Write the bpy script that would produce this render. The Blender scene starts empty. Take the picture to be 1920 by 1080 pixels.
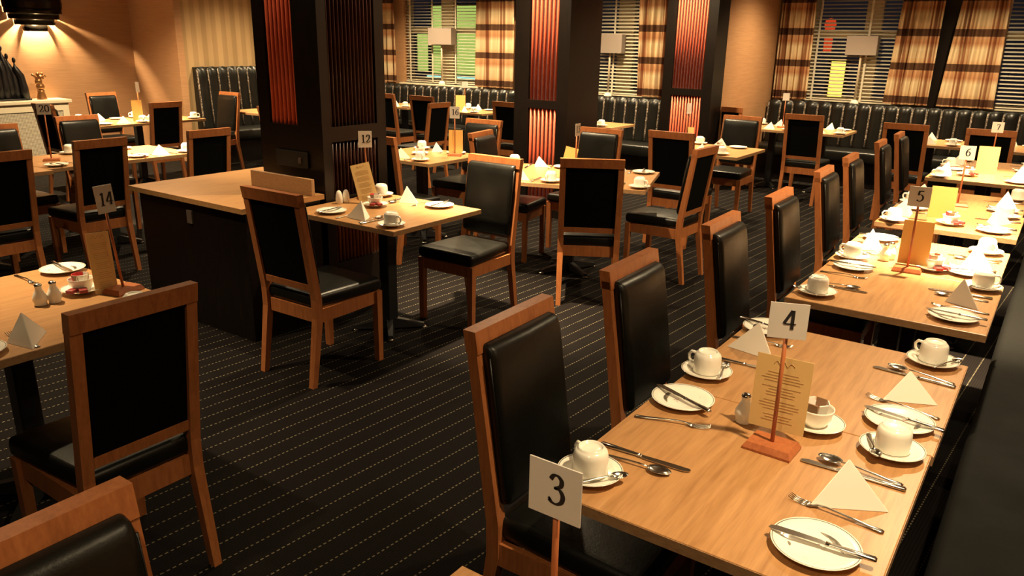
import bpy, bmesh, math, random
from mathutils import Vector, Matrix
random.seed(7)
C = bpy.context.scene.collection
PI = math.pi

# ------------------------------------------------------------------ camera
F, PITCH, ROLL, YAW, CH = 1460.0, 0.305967, 0.0189557, math.radians(34.9527), 1.702
def cam_axes():
    fw = Vector((0, math.cos(PITCH), -math.sin(PITCH))); rt = Vector((1, 0, 0)); up = rt.cross(fw)
    c, s = math.cos(ROLL), math.sin(ROLL)
    r2 = c*rt + s*up; u2 = -s*rt + c*up
    Z = Matrix.Rotation(YAW, 3, 'Z')
    return Z @ r2, Z @ u2, Z @ fw
RT, UP, FW = cam_axes()
cam_d = bpy.data.cameras.new('camera'); cam = bpy.data.objects.new('camera', cam_d); C.objects.link(cam)
cam_d.sensor_width = 36; cam_d.lens = F/1920*36; cam_d.clip_start = 0.05
m = Matrix((RT, UP, -FW)).transposed().to_4x4(); m.translation = (0, 0, CH)
cam.matrix_world = m
bpy.context.scene.camera = cam
def at(px, py, z):
    """the point at height z (metres over the floor) seen at a pixel of the 1920x1080 photograph"""
    d = RT*((px-960)/F) - UP*((py-540)/F) + FW
    k = (z-CH)/d.z
    return Vector((d.x*k, d.y*k, z))

# ------------------------------------------------------------------ world, exposure
sc = bpy.context.scene
sc.view_settings.view_transform = 'Standard'; sc.view_settings.look = 'None'
sc.view_settings.exposure = 2.5; sc.view_settings.gamma = 1.0
sc.view_settings.use_curve_mapping = False
w = bpy.data.worlds.new('night'); sc.world = w; w.use_nodes = True
w.node_tree.nodes['Background'].inputs[0].default_value = (0.05, 0.045, 0.06, 1)
w.node_tree.nodes['Background'].inputs[1].default_value = 0.03

# ------------------------------------------------------------------ lamps (recessed ceiling downlights and one added fill light)
CEIL = 2.75
WARM = (1.0, 0.75, 0.43)
#  x, y, spill watts, beam watts, beam angle
DOWN = [
    (-0.32, 4.40, 76, 430, 46),
    (-0.26, 7.10, 50, 320, 44),
    (-0.22, 5.40, 8, 110, 42),
    (0.22, 1.62, 18, 34, 84),
    (-0.40, -0.30, 16, 0, 50),  # added fill light to brighten the nearest number card, no known fitting
    (-2.90, 3.98, 52, 280, 46),
    (-6.45, 3.85, 60, 330, 38),
    (-9.00, 5.05, 140, 150, 40),
    (-3.95, 1.25, 8, 75, 84),
    (-2.70, 7.30, 30, 40, 50),
    (-4.90, 5.30, 36, 30, 50),
    (-3.35, 5.15, 10, 130, 34),
    (-2.60, 10.05, 50, 60, 50),
    (-6.90, 8.95, 62, 60, 55),
    (-8.35, 9.00, 58, 30, 55),
    (-4.95, 9.00, 45, 30, 50),
    (-8.90, 7.20, 50, 80, 50),
    (-0.90, 10.05, 62, 60, 50),
    (-4.30, 6.02, 60, 40, 56),
    (-3.82, 8.40, 80, 60, 54),
    (-4.75, 3.55, 10, 26, 40),
    (-4.02, 2.55, 5, 12, 56),
]
def add_spot(name, x, y, watts, deg, blend, z=CEIL-0.03, r=0.035):
    l = bpy.data.lights.new(name, 'SPOT'); l.energy = watts; l.color = WARM
    l.spot_size = math.radians(deg); l.spot_blend = blend; l.shadow_soft_size = r
    o = bpy.data.objects.new(name, l); C.objects.link(o); o.location = (x, y, z)
    return o
for x, y, sp, bm_, dg in DOWN:
    add_spot('downlight_spill', x, y, sp*1.12, 134, 1.0)
    if bm_: add_spot('downlight_beam', x, y, bm_, dg, 0.9)

# ------------------------------------------------------------------ mesh helper
class MB:
    def __init__(s): s.v = []; s.f = []; s.sm = []
    def add(s, vs, fs, smooth=False):
        n = len(s.v); s.v += [tuple(v) for v in vs]; s.f += [tuple(i+n for i in f) for f in fs]; s.sm += [smooth]*len(fs); return s
    def box(s, x0, x1, y0, y1, z0, z1, b=0.0):
        if b <= 0:
            vs = [(x, y, z) for z in (z0, z1) for y in (y0, y1) for x in (x0, x1)]
            return s.add(vs, [(0,2,3,1),(4,5,7,6),(0,1,5,4),(2,6,7,3),(0,4,6,2),(1,3,7,5)])
        bm = bmesh.new(); bmesh.ops.create_cube(bm, size=1)
        for v in bm.verts: v.co = Vector(((x0+x1)/2+v.co.x*(x1-x0), (y0+y1)/2+v.co.y*(y1-y0), (z0+z1)/2+v.co.z*(z1-z0)))
        seg = 3 if b > 0.008 else 2
        bmesh.ops.bevel(bm, geom=bm.edges[:], offset=b, segments=seg, profile=0.5, affect='EDGES', clamp_overlap=True)
        bm.verts.index_update()
        s.add([v.co for v in bm.verts], [[v.index for v in f.verts] for f in bm.faces], b > 0.008); bm.free(); return s
    def hexa(s, lo, hi, smooth=False):
        """solid between two quads (four points each, same winding)"""
        return s.add(list(lo)+list(hi), [(3,2,1,0),(4,5,6,7),(0,1,5,4),(1,2,6,5),(2,3,7,6),(3,0,4,7)], smooth)
    def prism(s, pts, h0, h1, axis='z', smooth=False):
        n = len(pts)
        def P3(p, h): return {'z': (p[0], p[1], h), 'y': (p[0], h, p[1]), 'x': (h, p[0], p[1])}[axis]
        vs = [P3(p, h0) for p in pts]+[P3(p, h1) for p in pts]
        fs = [tuple(range(n))[::-1], tuple(range(n, 2*n))]+[(i, (i+1) % n, n+(i+1) % n, n+i) for i in range(n)]
        return s.add(vs, fs, smooth)
    def lathe(s, prof, n=32, cx=0, cy=0, cz=0, a0=0.0, a1=2*PI):
        full = abs(a1-a0-2*PI) < 1e-6; m_ = n if full else n+1
        vs = [(cx+r*math.cos(a0+(a1-a0)*i/n), cy+r*math.sin(a0+(a1-a0)*i/n), cz+z) for r, z in prof for i in range(m_)]
        fs = []
        for j in range(len(prof)-1):
            for i in range(n):
                k = (i+1) % m_ if full else i+1
                fs.append((j*m_+i, j*m_+k, (j+1)*m_+k, (j+1)*m_+i))
        return s.add(vs, fs, True)
    def tube(s, pts, r, n=8, cap=True):
        pts = [Vector(p) for p in pts]; k = len(pts); rs = r if isinstance(r, (list, tuple)) else [r]*k
        vs = []; prev = None
        for i, p in enumerate(pts):
            t = (pts[min(i+1, k-1)]-pts[max(i-1, 0)]).normalized()
            a = prev if prev is not None else (Vector((0, 0, 1)) if abs(t.z) < .9 else Vector((1, 0, 0)))
            a = (a-t*a.dot(t)).normalized(); prev = a; b = t.cross(a)
            vs += [p+(a*math.cos(2*PI*j/n)+b*math.sin(2*PI*j/n))*rs[i] for j in range(n)]
        fs = [(i*n+j, i*n+(j+1) % n, (i+1)*n+(j+1) % n, (i+1)*n+j) for i in range(k-1) for j in range(n)]
        if cap: fs += [tuple(range(n))[::-1], tuple(range((k-1)*n, k*n))]
        return s.add(vs, fs, True)
    def ribbon(s, st, smooth=True):
        """stations (x, halfwidth, zbottom, ztop) along +x -> a solid strip (flat cutlery)"""
        vs = []
        for x, hw, zb, zt in st:
            vs += [(x, -hw, zb+(zt-zb)*.5), (x, -hw*.6, zt), (x, hw*.6, zt), (x, hw, zb+(zt-zb)*.5), (x, hw*.6, zb), (x, -hw*.6, zb)]
        fs = [(i*6+j, i*6+(j+1) % 6, (i+1)*6+(j+1) % 6, (i+1)*6+j) for i in range(len(st)-1) for j in range(6)]
        fs += [(5,4,3,2,1,0), tuple(range((len(st)-1)*6, len(st)*6))]
        return s.add(vs, fs, smooth)
    def blob(s, cx, cy, cz, rx, ry, rz, n=12, k=8):
        vs = [(cx, cy, cz-rz)]
        for j in range(1, k):
            a = -PI/2+PI*j/k
            vs += [(cx+rx*math.cos(a)*math.cos(2*PI*i/n), cy+ry*math.cos(a)*math.sin(2*PI*i/n), cz+rz*math.sin(a)) for i in range(n)]
        vs.append((cx, cy, cz+rz)); L = len(vs)-1
        fs = [(0, 1+(i+1) % n, 1+i) for i in range(n)]
        for j in range(k-2): fs += [(1+j*n+i, 1+j*n+(i+1) % n, 1+(j+1)*n+(i+1) % n, 1+(j+1)*n+i) for i in range(n)]
        fs += [(1+(k-2)*n+i, 1+(k-2)*n+(i+1) % n, L) for i in range(n)]
        return s.add(vs, fs, True)
    def mesh(s, name, mat):
        me = bpy.data.meshes.new(name); me.from_pydata(s.v, [], s.f); me.polygons.foreach_set('use_smooth', s.sm)
        bm = bmesh.new(); bm.from_mesh(me); bmesh.ops.recalc_face_normals(bm, faces=bm.faces); bm.to_mesh(me); bm.free()
        me.materials.append(mat); me.update(); return me
    def xf(s, M):
        s.v = [tuple(M @ Vector(v)) for v in s.v]; return s

def link(name, me, parent=None, loc=None, rot=None):
    o = bpy.data.objects.new(name, me); C.objects.link(o)
    if parent is not None: o.parent = parent
    if loc is not None: o.location = loc
    if rot is not None: o.rotation_euler = rot
    return o
def tag(o, label=None, cat=None, group=None, kind=None):
    if label: o['label'] = label
    if cat: o['category'] = cat
    if group: o['group'] = group
    if kind: o['kind'] = kind
    return o
def empty(name, loc, rz=0.0, label=None, cat=None, group=None):
    o = bpy.data.objects.new(name, None); C.objects.link(o); o.location = loc; o.rotation_euler = (0, 0, rz); o.empty_display_size = .05
    return tag(o, label, cat, group)
PROTO = {}
def spawn(kind, name, loc, rz, label, cat, group=None, rot=None):
    """one instance of a kind: an Empty with its own copies of every part and sub-part (mesh data shared)"""
    spec = PROTO[kind]
    if len(spec) == 1 and not spec[0][2] and spec[0][0] is None:
        o = link(name, spec[0][1], None, loc, rot or (0, 0, rz)); return tag(o, label, cat, group)
    r = empty(name, loc, rz, label, cat, group)
    if rot: r.rotation_euler = rot
    for pn, me, subs in spec:
        p = link(pn, me, r)
        for sn, sm_ in subs: link(sn, sm_, p)
    return r

# ------------------------------------------------------------------ materials
class NT:
    def __init__(s, name, rough=.5, metal=0.0, spec=.5):
        s.m = bpy.data.materials.new(name); s.m.use_nodes = True; s.n = s.m.node_tree.nodes; s.l = s.m.node_tree.links
        s.b = s.n['Principled BSDF']; s.b.inputs['Roughness'].default_value = rough; s.b.inputs['Metallic'].default_value = metal
        s.b.inputs['Specular IOR Level'].default_value = spec
    def node(s, t, **k):
        n = s.n.new(t)
        for a, v in k.items(): setattr(n, a, v)
        return n
    def inp(s, sock, v):
        if isinstance(v, bpy.types.NodeSocket): s.l.new(v, sock)
        elif v is not None: sock.default_value = v
    def coord(s, kind='Object', scale=(1,1,1), rot=(0,0,0), loc=(0,0,0)):
        t = s.node('ShaderNodeTexCoord'); mp = s.node('ShaderNodeMapping'); s.l.new(t.outputs[kind], mp.inputs[0])
        mp.inputs['Scale'].default_value = scale; mp.inputs['Rotation'].default_value = rot; mp.inputs['Location'].default_value = loc
        return mp.outputs[0]
    def noise(s, vec, scale=5, detail=4, rough=.55, dist=0):
        n = s.node('ShaderNodeTexNoise'); s.inp(n.inputs['Vector'], vec); n.inputs['Scale'].default_value = scale
        n.inputs['Detail'].default_value = detail; n.inputs['Roughness'].default_value = rough; n.inputs['Distortion'].default_value = dist
        return n.outputs['Fac']
    def math(s, op, a, b=None, c=None):
        n = s.node('ShaderNodeMath', operation=op); s.inp(n.inputs[0], a)
        if b is not None: s.inp(n.inputs[1], b)
        if c is not None: s.inp(n.inputs[2], c)
        return n.outputs[0]
    def ramp(s, fac, stops, interp='LINEAR'):
        n = s.node('ShaderNodeValToRGB'); n.color_ramp.interpolation = interp; s.inp(n.inputs[0], fac)
        e = n.color_ramp.elements
        while len(e) < len(stops): e.new(.5)
        for i, (p, c) in enumerate(stops): e[i].position = p; e[i].color = (*c, 1)
        return n.outputs[0]
    def mix(s, fac, a, b, mode='MIX'):
        n = s.node('ShaderNodeMix', data_type='RGBA', blend_type=mode); s.inp(n.inputs[0], fac)
        for k, v in ((6, a), (7, b)):
            if isinstance(v, bpy.types.NodeSocket): s.l.new(v, n.inputs[k])
            else: n.inputs[k].default_value = (*v, 1)
        return n.outputs[2]
    def sep(s, vec):
        n = s.node('ShaderNodeSeparateXYZ'); s.l.new(vec, n.inputs[0]); return n.outputs
    def base(s, c):
        if isinstance(c, bpy.types.NodeSocket): s.l.new(c, s.b.inputs['Base Color'])
        else: s.b.inputs['Base Color'].default_value = (*c, 1)
        return s
    def bump(s, h, strength=.2, dist=.002):
        n = s.node('ShaderNodeBump'); s.inp(n.inputs['Height'], h); n.inputs['Strength'].default_value = strength; n.inputs['Distance'].default_value = dist
        s.l.new(n.outputs[0], s.b.inputs['Normal']); return s

def flat(name, c, rough=.5, metal=0, spec=.5):
    return NT(name, rough, metal, spec).base(c).m
def wood(name, c1, c2, c3, scale=(30, 2.2, 30), rough=.42, nscale=3.2, bump=.06):
    t = NT(name, rough); v = t.coord(scale=scale); n1 = t.noise(v, nscale, 6, .6, .4)
    v2 = t.coord(scale=(scale[0]*4, scale[1]*1.5, scale[2]*4)); n2 = t.noise(v2, 4, 3, .6)
    c = t.ramp(n1, [(.25, c1), (.5, c2), (.78, c3)])
    c = t.mix(t.math('MULTIPLY', t.ramp(n2, [(.35, (0,0,0)), (.62, (1,1,1))]), .35), c, c1)
    t.base(c); t.bump(n2, bump, .001); return t.m
def leather(name, c, rough=.36, sp=.42):
    t = NT(name, rough, 0, sp); v = t.coord(); n = t.noise(v, 160, 3, .6); n2 = t.noise(v, 7, 4, .55)
    t.base(t.mix(n2, tuple(x*.75 for x in c), tuple(x*1.3 for x in c)))
    h = t.math('ADD', t.math('MULTIPLY', n, .35), t.math('MULTIPLY', n2, 1.6)); t.bump(h, .28, .004)
    t.inp(t.b.inputs['Roughness'], t.math('MULTIPLY_ADD', n2, .22, rough-.10)); return t.m

M = {}
M['table'] = wood('light_oak_laminate', (.31, .150, .056), (.45, .235, .094), (.53, .288, .122), (26, 1.8, 26), .34, 2.4, .03)
M['edge'] = wood('light_oak_edge', (.30, .16, .075), (.42, .24, .115), (.50, .30, .15), (14, 14, 30), .42)
M['chairwood'] = wood('beech_stained', (.25, .080, .026), (.38, .130, .042), (.45, .165, .056), (20, 20, 2.4), .36)
M['signwood'] = wood('red_stained_wood', (.30, .085, .03), (.42, .13, .045), (.50, .17, .06), (20, 20, 3), .35)
M['leather'] = leather('black_leather', (.0045, .0045, .0036), .36, .34)
M['leather_seat'] = leather('black_leather_bench', (.007, .007, .006), .33)
t = NT('pale_speckled_seam', .38, 0, .6); n_ = t.noise(t.coord(), 55, 3, .7); t.base(t.ramp(n_, [(.38, (.025, .02, .016)), (.52, (.16, .12, .09)), (.62, (.50, .42, .34))])); M['seam'] = t.m  # pale speckled strips along the valleys of the bench backs
M['bench_plain'] = leather('worn_black_leather', (.0028, .0028, .0024), .76, .10)
M['blackpanel'] = flat('black_back_cloth', (.0016, .0016, .0015), .9, 0, .06)
M['blackmetal'] = flat('black_painted_metal', (.012, .012, .013), .38)
M['china'] = flat('cream_china', (.86, .82, .72), .16, 0, .6)
M['china_line'] = flat('dark_rim_line', (.06, .05, .04), .3)
M['steel'] = flat('stainless_steel', (.62, .60, .56), .2, 1)
M['paper'] = NT('napkin_paper', .8).base((.86, .80, .70)).m
M['card'] = flat('white_card', (.66, .62, .57), .6)
M['black'] = flat('black_print', (.008, .008, .01), .6)
M['menu'] = flat('tan_menu_paper', (.70, .47, .19), .6)
M['menu_yellow'] = flat('yellow_menu_paper', (.80, .50, .15), .6)
M['menu_print'] = flat('brown_print', (.30, .17, .07), .7)
M['faint'] = flat('faint_brown_print', (.46, .29, .12), .7)
M['leafprint'] = flat('grey_leaf_print', (.22, .19, .14), .3)
M['red'] = flat('red_sachet_paper', (.65, .02, .03), .5)
M['brown'] = flat('brown_sachet_paper', (.25, .15, .08), .6)
M['white'] = flat('white_sachet_paper', (.80, .77, .70), .6)
M['jam'] = flat('dark_red_foil', (.28, .03, .03), .3)
M['darkwood'] = wood('dark_wenge', (.003, .002, .0016), (.006, .0036, .0026), (.010, .0055, .004), (18, 18, 2), .34)
M['slat'] = flat('red_orange_slat', (.70, .13, .062), .42)
M['slatback'] = flat('dark_red_backing', (.045, .005, .004), .8)
M['slat_brightened'] = flat('brightened_slat', (.85, .40, .22), .5)  # paler slat copy, light on the low panel put into the colour
M['slat_shaded'] = wood('shaded_slat', (.030, .008, .004), (.045, .012, .006), (.06, .018, .008), (10, 10, 2), .4)  # darker slat copy, shade of the pillar's right face put into the colour
M['ceiling'] = flat('ceiling_paint', (.16, .13, .10), .9)
M['blind'] = flat('cream_blind_slat', (.62, .57, .45), .5)
M['frame'] = flat('cream_window_paint', (.62, .56, .43), .45)
M['shade'] = NT('linen_lampshade', .9).base((.34, .28, .24)).m
M['glasslamp'] = flat('pale_ceramic_lamp', (.50, .42, .30), .3)
M['sconce'] = flat('black_bronze', (.022, .018, .013), .22, .8)
M['ledge'] = flat('cream_painted_shelf', (.66, .58, .42), .45)
M['bronze'] = flat('bronze_figure', (.33, .16, .06), .3, .6)
M['ebony'] = flat('ebony_figure', (.008, .007, .008), .4)
M['plug'] = flat('switch_plastic', (.09, .065, .055), .5)
M['grey'] = flat('grey_lacquer', (.16, .15, .12), .25)
# veneer walls: fine horizontal grain
def veneer(name, a, b, c):
    t = NT(name, .5); v = t.coord(scale=(1.2, 1.2, 42)); n = t.noise(v, 3, 5, .6, .2); v2 = t.coord(scale=(.5, .5, 160)); n2 = t.noise(v2, 3, 3, .6)
    col = t.ramp(n, [(.3, a), (.52, b), (.75, c)]); col = t.mix(t.math('MULTIPLY', n2, .3), col, a)
    wv = t.noise(t.coord(scale=(1, 1, .25)), .8, 2); col = t.mix(t.math('MULTIPLY', wv, .25), col, c); t.base(col); return t.m
M['veneer'] = veneer('tan_wood_veneer', (.36, .19, .09), (.45, .245, .12), (.52, .30, .155))
# striped paper
t = NT('striped_wallpaper', .7); v = t.coord(); y = t.sep(v)[1]
s1 = t.math('SINE', t.math('MULTIPLY', y, 2*PI/.16)); s2 = t.math('SINE', t.math('MULTIPLY', y, 2*PI/.41))
fac = t.math('MULTIPLY_ADD', t.math('ADD', t.math('SIGN', s1), t.math('MULTIPLY', s2, .6)), .22, .5)
t.base(t.ramp(fac, [(.2, (.36, .235, .11)), (.5, (.43, .285, .14)), (.8, (.50, .34, .17))])); M['stripe'] = t.m
# carpet: dark brown loop pile with dotted rows of pale stitches
t = NT('dark_striped_carpet', .95, 0, .1); v = t.coord(rot=(0, 0, math.radians(4.0))); o = t.sep(v); x, y = o[0], o[1]
row = t.math('FRACT', t.math('DIVIDE', x, .092)); inrow = t.math('LESS_THAN', t.math('ABSOLUTE', t.math('SUBTRACT', row, .5)), .030)
wob = t.noise(v, 60, 2)
dash = t.math('FRACT', t.math('DIVIDE', t.math('MULTIPLY_ADD', wob, .006, y), .0215)); on = t.math('LESS_THAN', dash, .52)
dots = t.math('MULTIPLY', inrow, on)
row2 = t.math('FRACT', t.math('DIVIDE', x, .0115)); g = t.math('MULTIPLY', t.math('LESS_THAN', row2, .45), .55)
nz = t.noise(t.coord(scale=(1, 1, 1)), 420, 2)
sid = t.math('FLOOR', t.math('DIVIDE', x, .092)); wn = t.node('ShaderNodeTexWhiteNoise', noise_dimensions='1D'); t.l.new(sid, wn.inputs['W'])
bcol = t.mix(g, (.0035, .0027, .0024), (.011, .0086, .0078)); bcol = t.mix(t.math('MULTIPLY', wn.outputs['Value'], .35), bcol, (.006, .0035, .004)); bcol = t.mix(t.math('MULTIPLY', nz, .4), bcol, (.004, .003, .003))
t.base(t.mix(dots, bcol, (.135, .115, .075))); t.bump(nz, .5, .003); M['carpet'] = t.m
# perforated radiator grille
t = NT('pale_mesh_grille', .5); v = t.coord(); o = t.sep(v)
a = t.math('SINE', t.math('MULTIPLY', t.math('ADD', o[1], o[2]), 2*PI/.034)); b = t.math('SINE', t.math('MULTIPLY', t.math('SUBTRACT', o[1], o[2]), 2*PI/.034))
h = t.math('MULTIPLY', a, b); t.base(t.ramp(t.math('MULTIPLY_ADD', h, .5, .5), [(.42, (.60, .54, .42)), (.62, (.18, .15, .11))])); M['grille'] = t.m
# curtains: cream, tan and brown plaid
def curtain_mat(name, band, z0, seed):
    t = NT(name, .85, 0, .2); v = t.coord(loc=(seed, 0, 0)); o = t.sep(v)
    f = t.math('FRACT', t.math('DIVIDE', t.math('SUBTRACT', o[2], z0), band))
    col = t.ramp(f, [(0, (.085, .04, .02)), (.20, (.085, .04, .02)), (.215, (.52, .33, .17)), (.36, (.60, .45, .27)), (.62, (.62, .50, .31)), (.80, (.42, .21, .10)), (.985, (.48, .28, .14)), (1, (.10, .05, .025))])
    fx = t.math('FRACT', t.math('DIVIDE', o[0], .30)); vx = t.ramp(fx, [(0, (1,1,1)), (.30, (1,1,1)), (.33, (.42,.26,.2)), (.38, (.42,.26,.2)), (.41, (1,1,1)), (.48, (.38,.22,.17)), (.55, (.38,.22,.17)), (.58, (.95,.9,.85)), (.66, (.5,.32,.25)), (.69, (1,1,1)), (1, (1,1,1))])
    t.base(t.mix(1.0, col, vx, 'MULTIPLY')); return t.m
def emit(name, c, s):
    m_ = bpy.data.materials.new(name); m_.use_nodes = True; n = m_.node_tree.nodes; l = m_.node_tree.links
    n.remove(n['Principled BSDF']); e = n.new('ShaderNodeEmission'); e.inputs[0].default_value = (*c, 1); e.inputs[1].default_value = s
    l.new(e.outputs[0], n['Material Output'].inputs[0]); return m_
M['lamp_on'] = emit('lit_lamp_glass', (1, .75, .4), 25)
M['bulb'] = emit('lit_bulb', (1, .75, .4), 30)
M['green'] = emit('lit_green_room', (.42, .56, .12), .17)
M['amber'] = emit('lit_amber_window', (1, .62, .06), .5)
M['redlamp'] = emit('red_neon', (1, .08, .02), .10)
M['cyan'] = emit('pale_strip_light', (.45, .9, .75), .2)
M['streetlamp'] = emit('street_lamp_light', (1, .95, .85), 1)
g = NT('window_glass', .02); g.b.inputs['Transmission Weight'].default_value = 1; g.b.inputs['IOR'].default_value = 1.02; g.base((1, 1, 1)); M['glass'] = g.m

def struct(name, mb, mat, parent=None):
    o = link(name, mb.mesh(name, mat), parent)
    if parent is None: o['kind'] = 'structure'
    return o

# ------------------------------------------------------------------ room shell
WL, WF, WR, WB = -11.2, 9.95, 1.0, -2.2     # left wall, window wall, right wall, wall behind the camera
BAY = 11.3
STEPX, STEPY = -10.1, 6.41
struct('floor', MB().box(WL-.1, WR+.1, WB-.1, BAY+.1, -.1, 0), M['carpet'])
struct('ceiling', MB().box(WL-.1, WR+.1, WB-.1, BAY+.1, CEIL, CEIL+.1), M['ceiling'])
struct('wall_left', MB().box(WL-.1, WL, WB-.1, STEPY, 0, CEIL), M['veneer'])
struct('wall_left_step', MB().box(WL-.1, STEPX, STEPY, STEPY+.1, 0, CEIL), M['veneer'])
struct('wall_left_bench', MB().box(STEPX-.1, STEPX, STEPY+.1, WF+.1, 0, CEIL), M['stripe'])
struct('wall_right', MB().box(WR, WR+.1, WB-.1, BAY+.1, 0, CEIL), M['veneer'])
struct('wall_back', MB().box(WL-.1, WR+.1, WB-.1, WB, 0, CEIL), M['darkwood'])

def wall_with_openings(name, x0, x1, y, th, ops, mat):
    mb = MB(); xs = x0
    for a, b, z0, z1 in sorted(ops):
        mb.box(xs, a, y, y+th, 0, CEIL); mb.box(a, b, y, y+th, 0, z0); mb.box(a, b, y, y+th, z1, CEIL); xs = b
    mb.box(xs, x1, y, y+th, 0, CEIL); struct(name, mb, mat)
W1 = (-9.22, -7.55, 1.03, 2.60); W2 = (-6.05, -4.62, 1.00, 2.60)
W3 = (-3.10, -1.60, 1.00, 2.60); W4 = (-0.95, 0.75, 1.00, 2.60)
wall_with_openings('wall_far', STEPX-.1, -4.1, WF, .25, [W1, W2], M['veneer'])
wall_with_openings('wall_far_bay', -3.5, WR+.1, BAY, .25, [W3, W4], M['veneer'])
struct('wall_partition', MB().box(-4.1, -3.5, 9.35, BAY+.25, 0, CEIL), M['veneer'])

def window(n, spec, y, mull, rail_z):
    x0, x1, z0, z1 = spec
    w_ = empty('window_%d' % n, ((x0+x1)/2, y+.12, z0)); w_['kind'] = 'structure'
    L = Matrix.Translation((-(x0+x1)/2, -(y+.12), -z0))
    f = MB(); e = .07
    f.box(x0, x0+e, y+.10, y+.18, z0, z1).box(x1-e, x1, y+.10, y+.18, z0, z1).box(x0, x1, y+.10, y+.18, z0, z0+e).box(x0, x1, y+.10, y+.18, z1-e, z1)
    f.box(x0, x1, y+.11, y+.17, rail_z-.035, rail_z+.035)
    for mx, mw in mull: f.box(mx-mw/2, mx+mw/2, y+.09, y+.17, z0, z1)
    link('window_frame', f.xf(L).mesh('window_frame', M['frame']), w_)
    link('glass', MB().box(x0+e, x1-e, y+.135, y+.141, z0+e, z1-e).xf(L).mesh('glass', M['glass']), w_)
    link('window_sill', MB().box(x0-.04, x1+.04, y-.10, y+.10, z0-.035, z0, .006).xf(L).mesh('window_sill', M['ledge']), w_)
window(1, W1, WF, [(-8.36, .25)], 1.86)
window(2, W2, WF, [(-5.20, .24)], 1.80)
window(3, W3, BAY, [(-2.33, .20)], 1.88)
window(4, W4, BAY, [(-.1, .1)], 1.88)
# venetian blinds
def blind(spec, y, label, tl=.011):
    x0, x1, z0, z1 = spec; b = empty('venetian_blind', ((x0+x1)/2, y+.05, z0), 0, label, 'blind', 'cream venetian blinds in the windows')
    L = Matrix.Translation((-(x0+x1)/2, -(y+.05), -z0)); s_ = MB(); z = z0+.05
    while z < z1-.08:
        s_.hexa([(x0+.01, y+.030, z-tl), (x1-.01, y+.030, z-tl), (x1-.01, y+.072, z+tl), (x0+.01, y+.072, z+tl)],
                [(x0+.01, y+.030, z-tl+.0025), (x1-.01, y+.030, z-tl+.0025), (x1-.01, y+.072, z+tl+.0025), (x0+.01, y+.072, z+tl+.0025)]); z += .046
    link('slats', s_.xf(L).mesh('blind_slats', M['blind']), b)
    c = MB(); n = 4 if x1-x0 > 1.6 else 3
    for i in range(n):
        x = x0+.12+(x1-x0-.24)*i/(n-1); c.box(x-.013, x+.013, y+.024, y+.027, z0+.02, z1-.05)
    link('ladder_tape', c.xf(L).mesh('ladder_tape', M['blind']), b)
    link('head_rail', MB().box(x0+.005, x1-.005, y+.02, y+.08, z1-.06, z1-.002).xf(L).mesh('head_rail', M['blind']), b)
    link('bottom_rail', MB().box(x0+.01, x1-.01, y+.03, y+.07, z0+.012, z0+.03).xf(L).mesh('bottom_rail', M['blind']), b)
blind(W1, WF, 'cream venetian blind with green light showing behind it', .005)
blind(W2, WF, 'cream venetian blind beside the narrow plaid curtain between two dark pillars')
blind(W3, BAY, 'cream venetian blind with amber light glowing through behind a lamp', .008)
blind(W4, BAY, 'dark cream venetian blind at the far end of the long bench', .008)

# curtains
def curtain(x0t, x1t, x0b, x1b, y, z0, z1, mat, label, folds):
    n = folds*10; rows = 14; vs = []; fs = []; cx = (x0t+x1t)/2
    for j in range(rows+1):
        u = j/rows; z = z0+(z1-z0)*u; a = x0b+(x0t-x0b)*u; b = x1b+(x1t-x1b)*u
        for i in range(n+1):
            t_ = i/n; x = a+(b-a)*t_
            d = .035*math.sin(2*PI*folds*t_+.6*math.sin(5*t_))*(.75+.25*math.sin(3*z+7*t_))+.008*math.sin(17*t_+2*z)
            vs.append((x-cx, d, z-z0))
    k = n+1
    for j in range(rows):
        for i in range(n): fs.append((j*k+i, j*k+i+1, (j+1)*k+i+1, (j+1)*k+i))
    q = len(vs); vs2 = vs+[(a, b-.006, c) for a, b, c in vs]; fs2 = fs+[tuple(q+i for i in f[::-1]) for f in fs]
    o = link('curtain', MB().add(vs2, fs2, True).mesh('curtain', mat), None, (cx, y, z0)); tag(o, label, 'curtain', 'plaid curtains at the windows'); return o
cm = curtain_mat('plaid_curtain_cloth', .405, .02, 0.0)
curtain(-9.66, -9.34, -9.66, -9.30, WF-.10, 1.035, 2.62, cm, 'narrow cream and brown plaid curtain showing just behind the big dark pillar', 3)
curtain(-7.62, -6.93, -7.66, -6.93, WF-.10, 1.035, 2.62, cm, 'cream and brown plaid curtain brightly lit by the wall lamp beside it', 6)
curtain(-4.93, -4.42, -4.88, -4.48, WF-.10, 1.035, 2.62, cm, 'plaid curtain hanging between two dark slatted pillars', 6)
curtain(-3.46, -3.02, -3.46, -3.00, BAY-.12, 1.035, 2.62, cm, 'darker plaid curtain at the corner of the tan veneer wall', 6)
curtain(-1.96, -1.50, -2.04, -1.52, BAY-.12, 1.035, 2.62, cm, 'plaid curtain right beside the window with the amber light', 6)
curtain(-1.30, -.84, -1.42, -.80, BAY-.12, 1.035, 2.62, cm, 'plaid curtain slanting away from a dark gap, left edge of last blind', 6)
struct('trim_1', MB().box(-1.58, -.90, BAY-.02, BAY, .9, 2.62), M['darkwood'])

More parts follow.
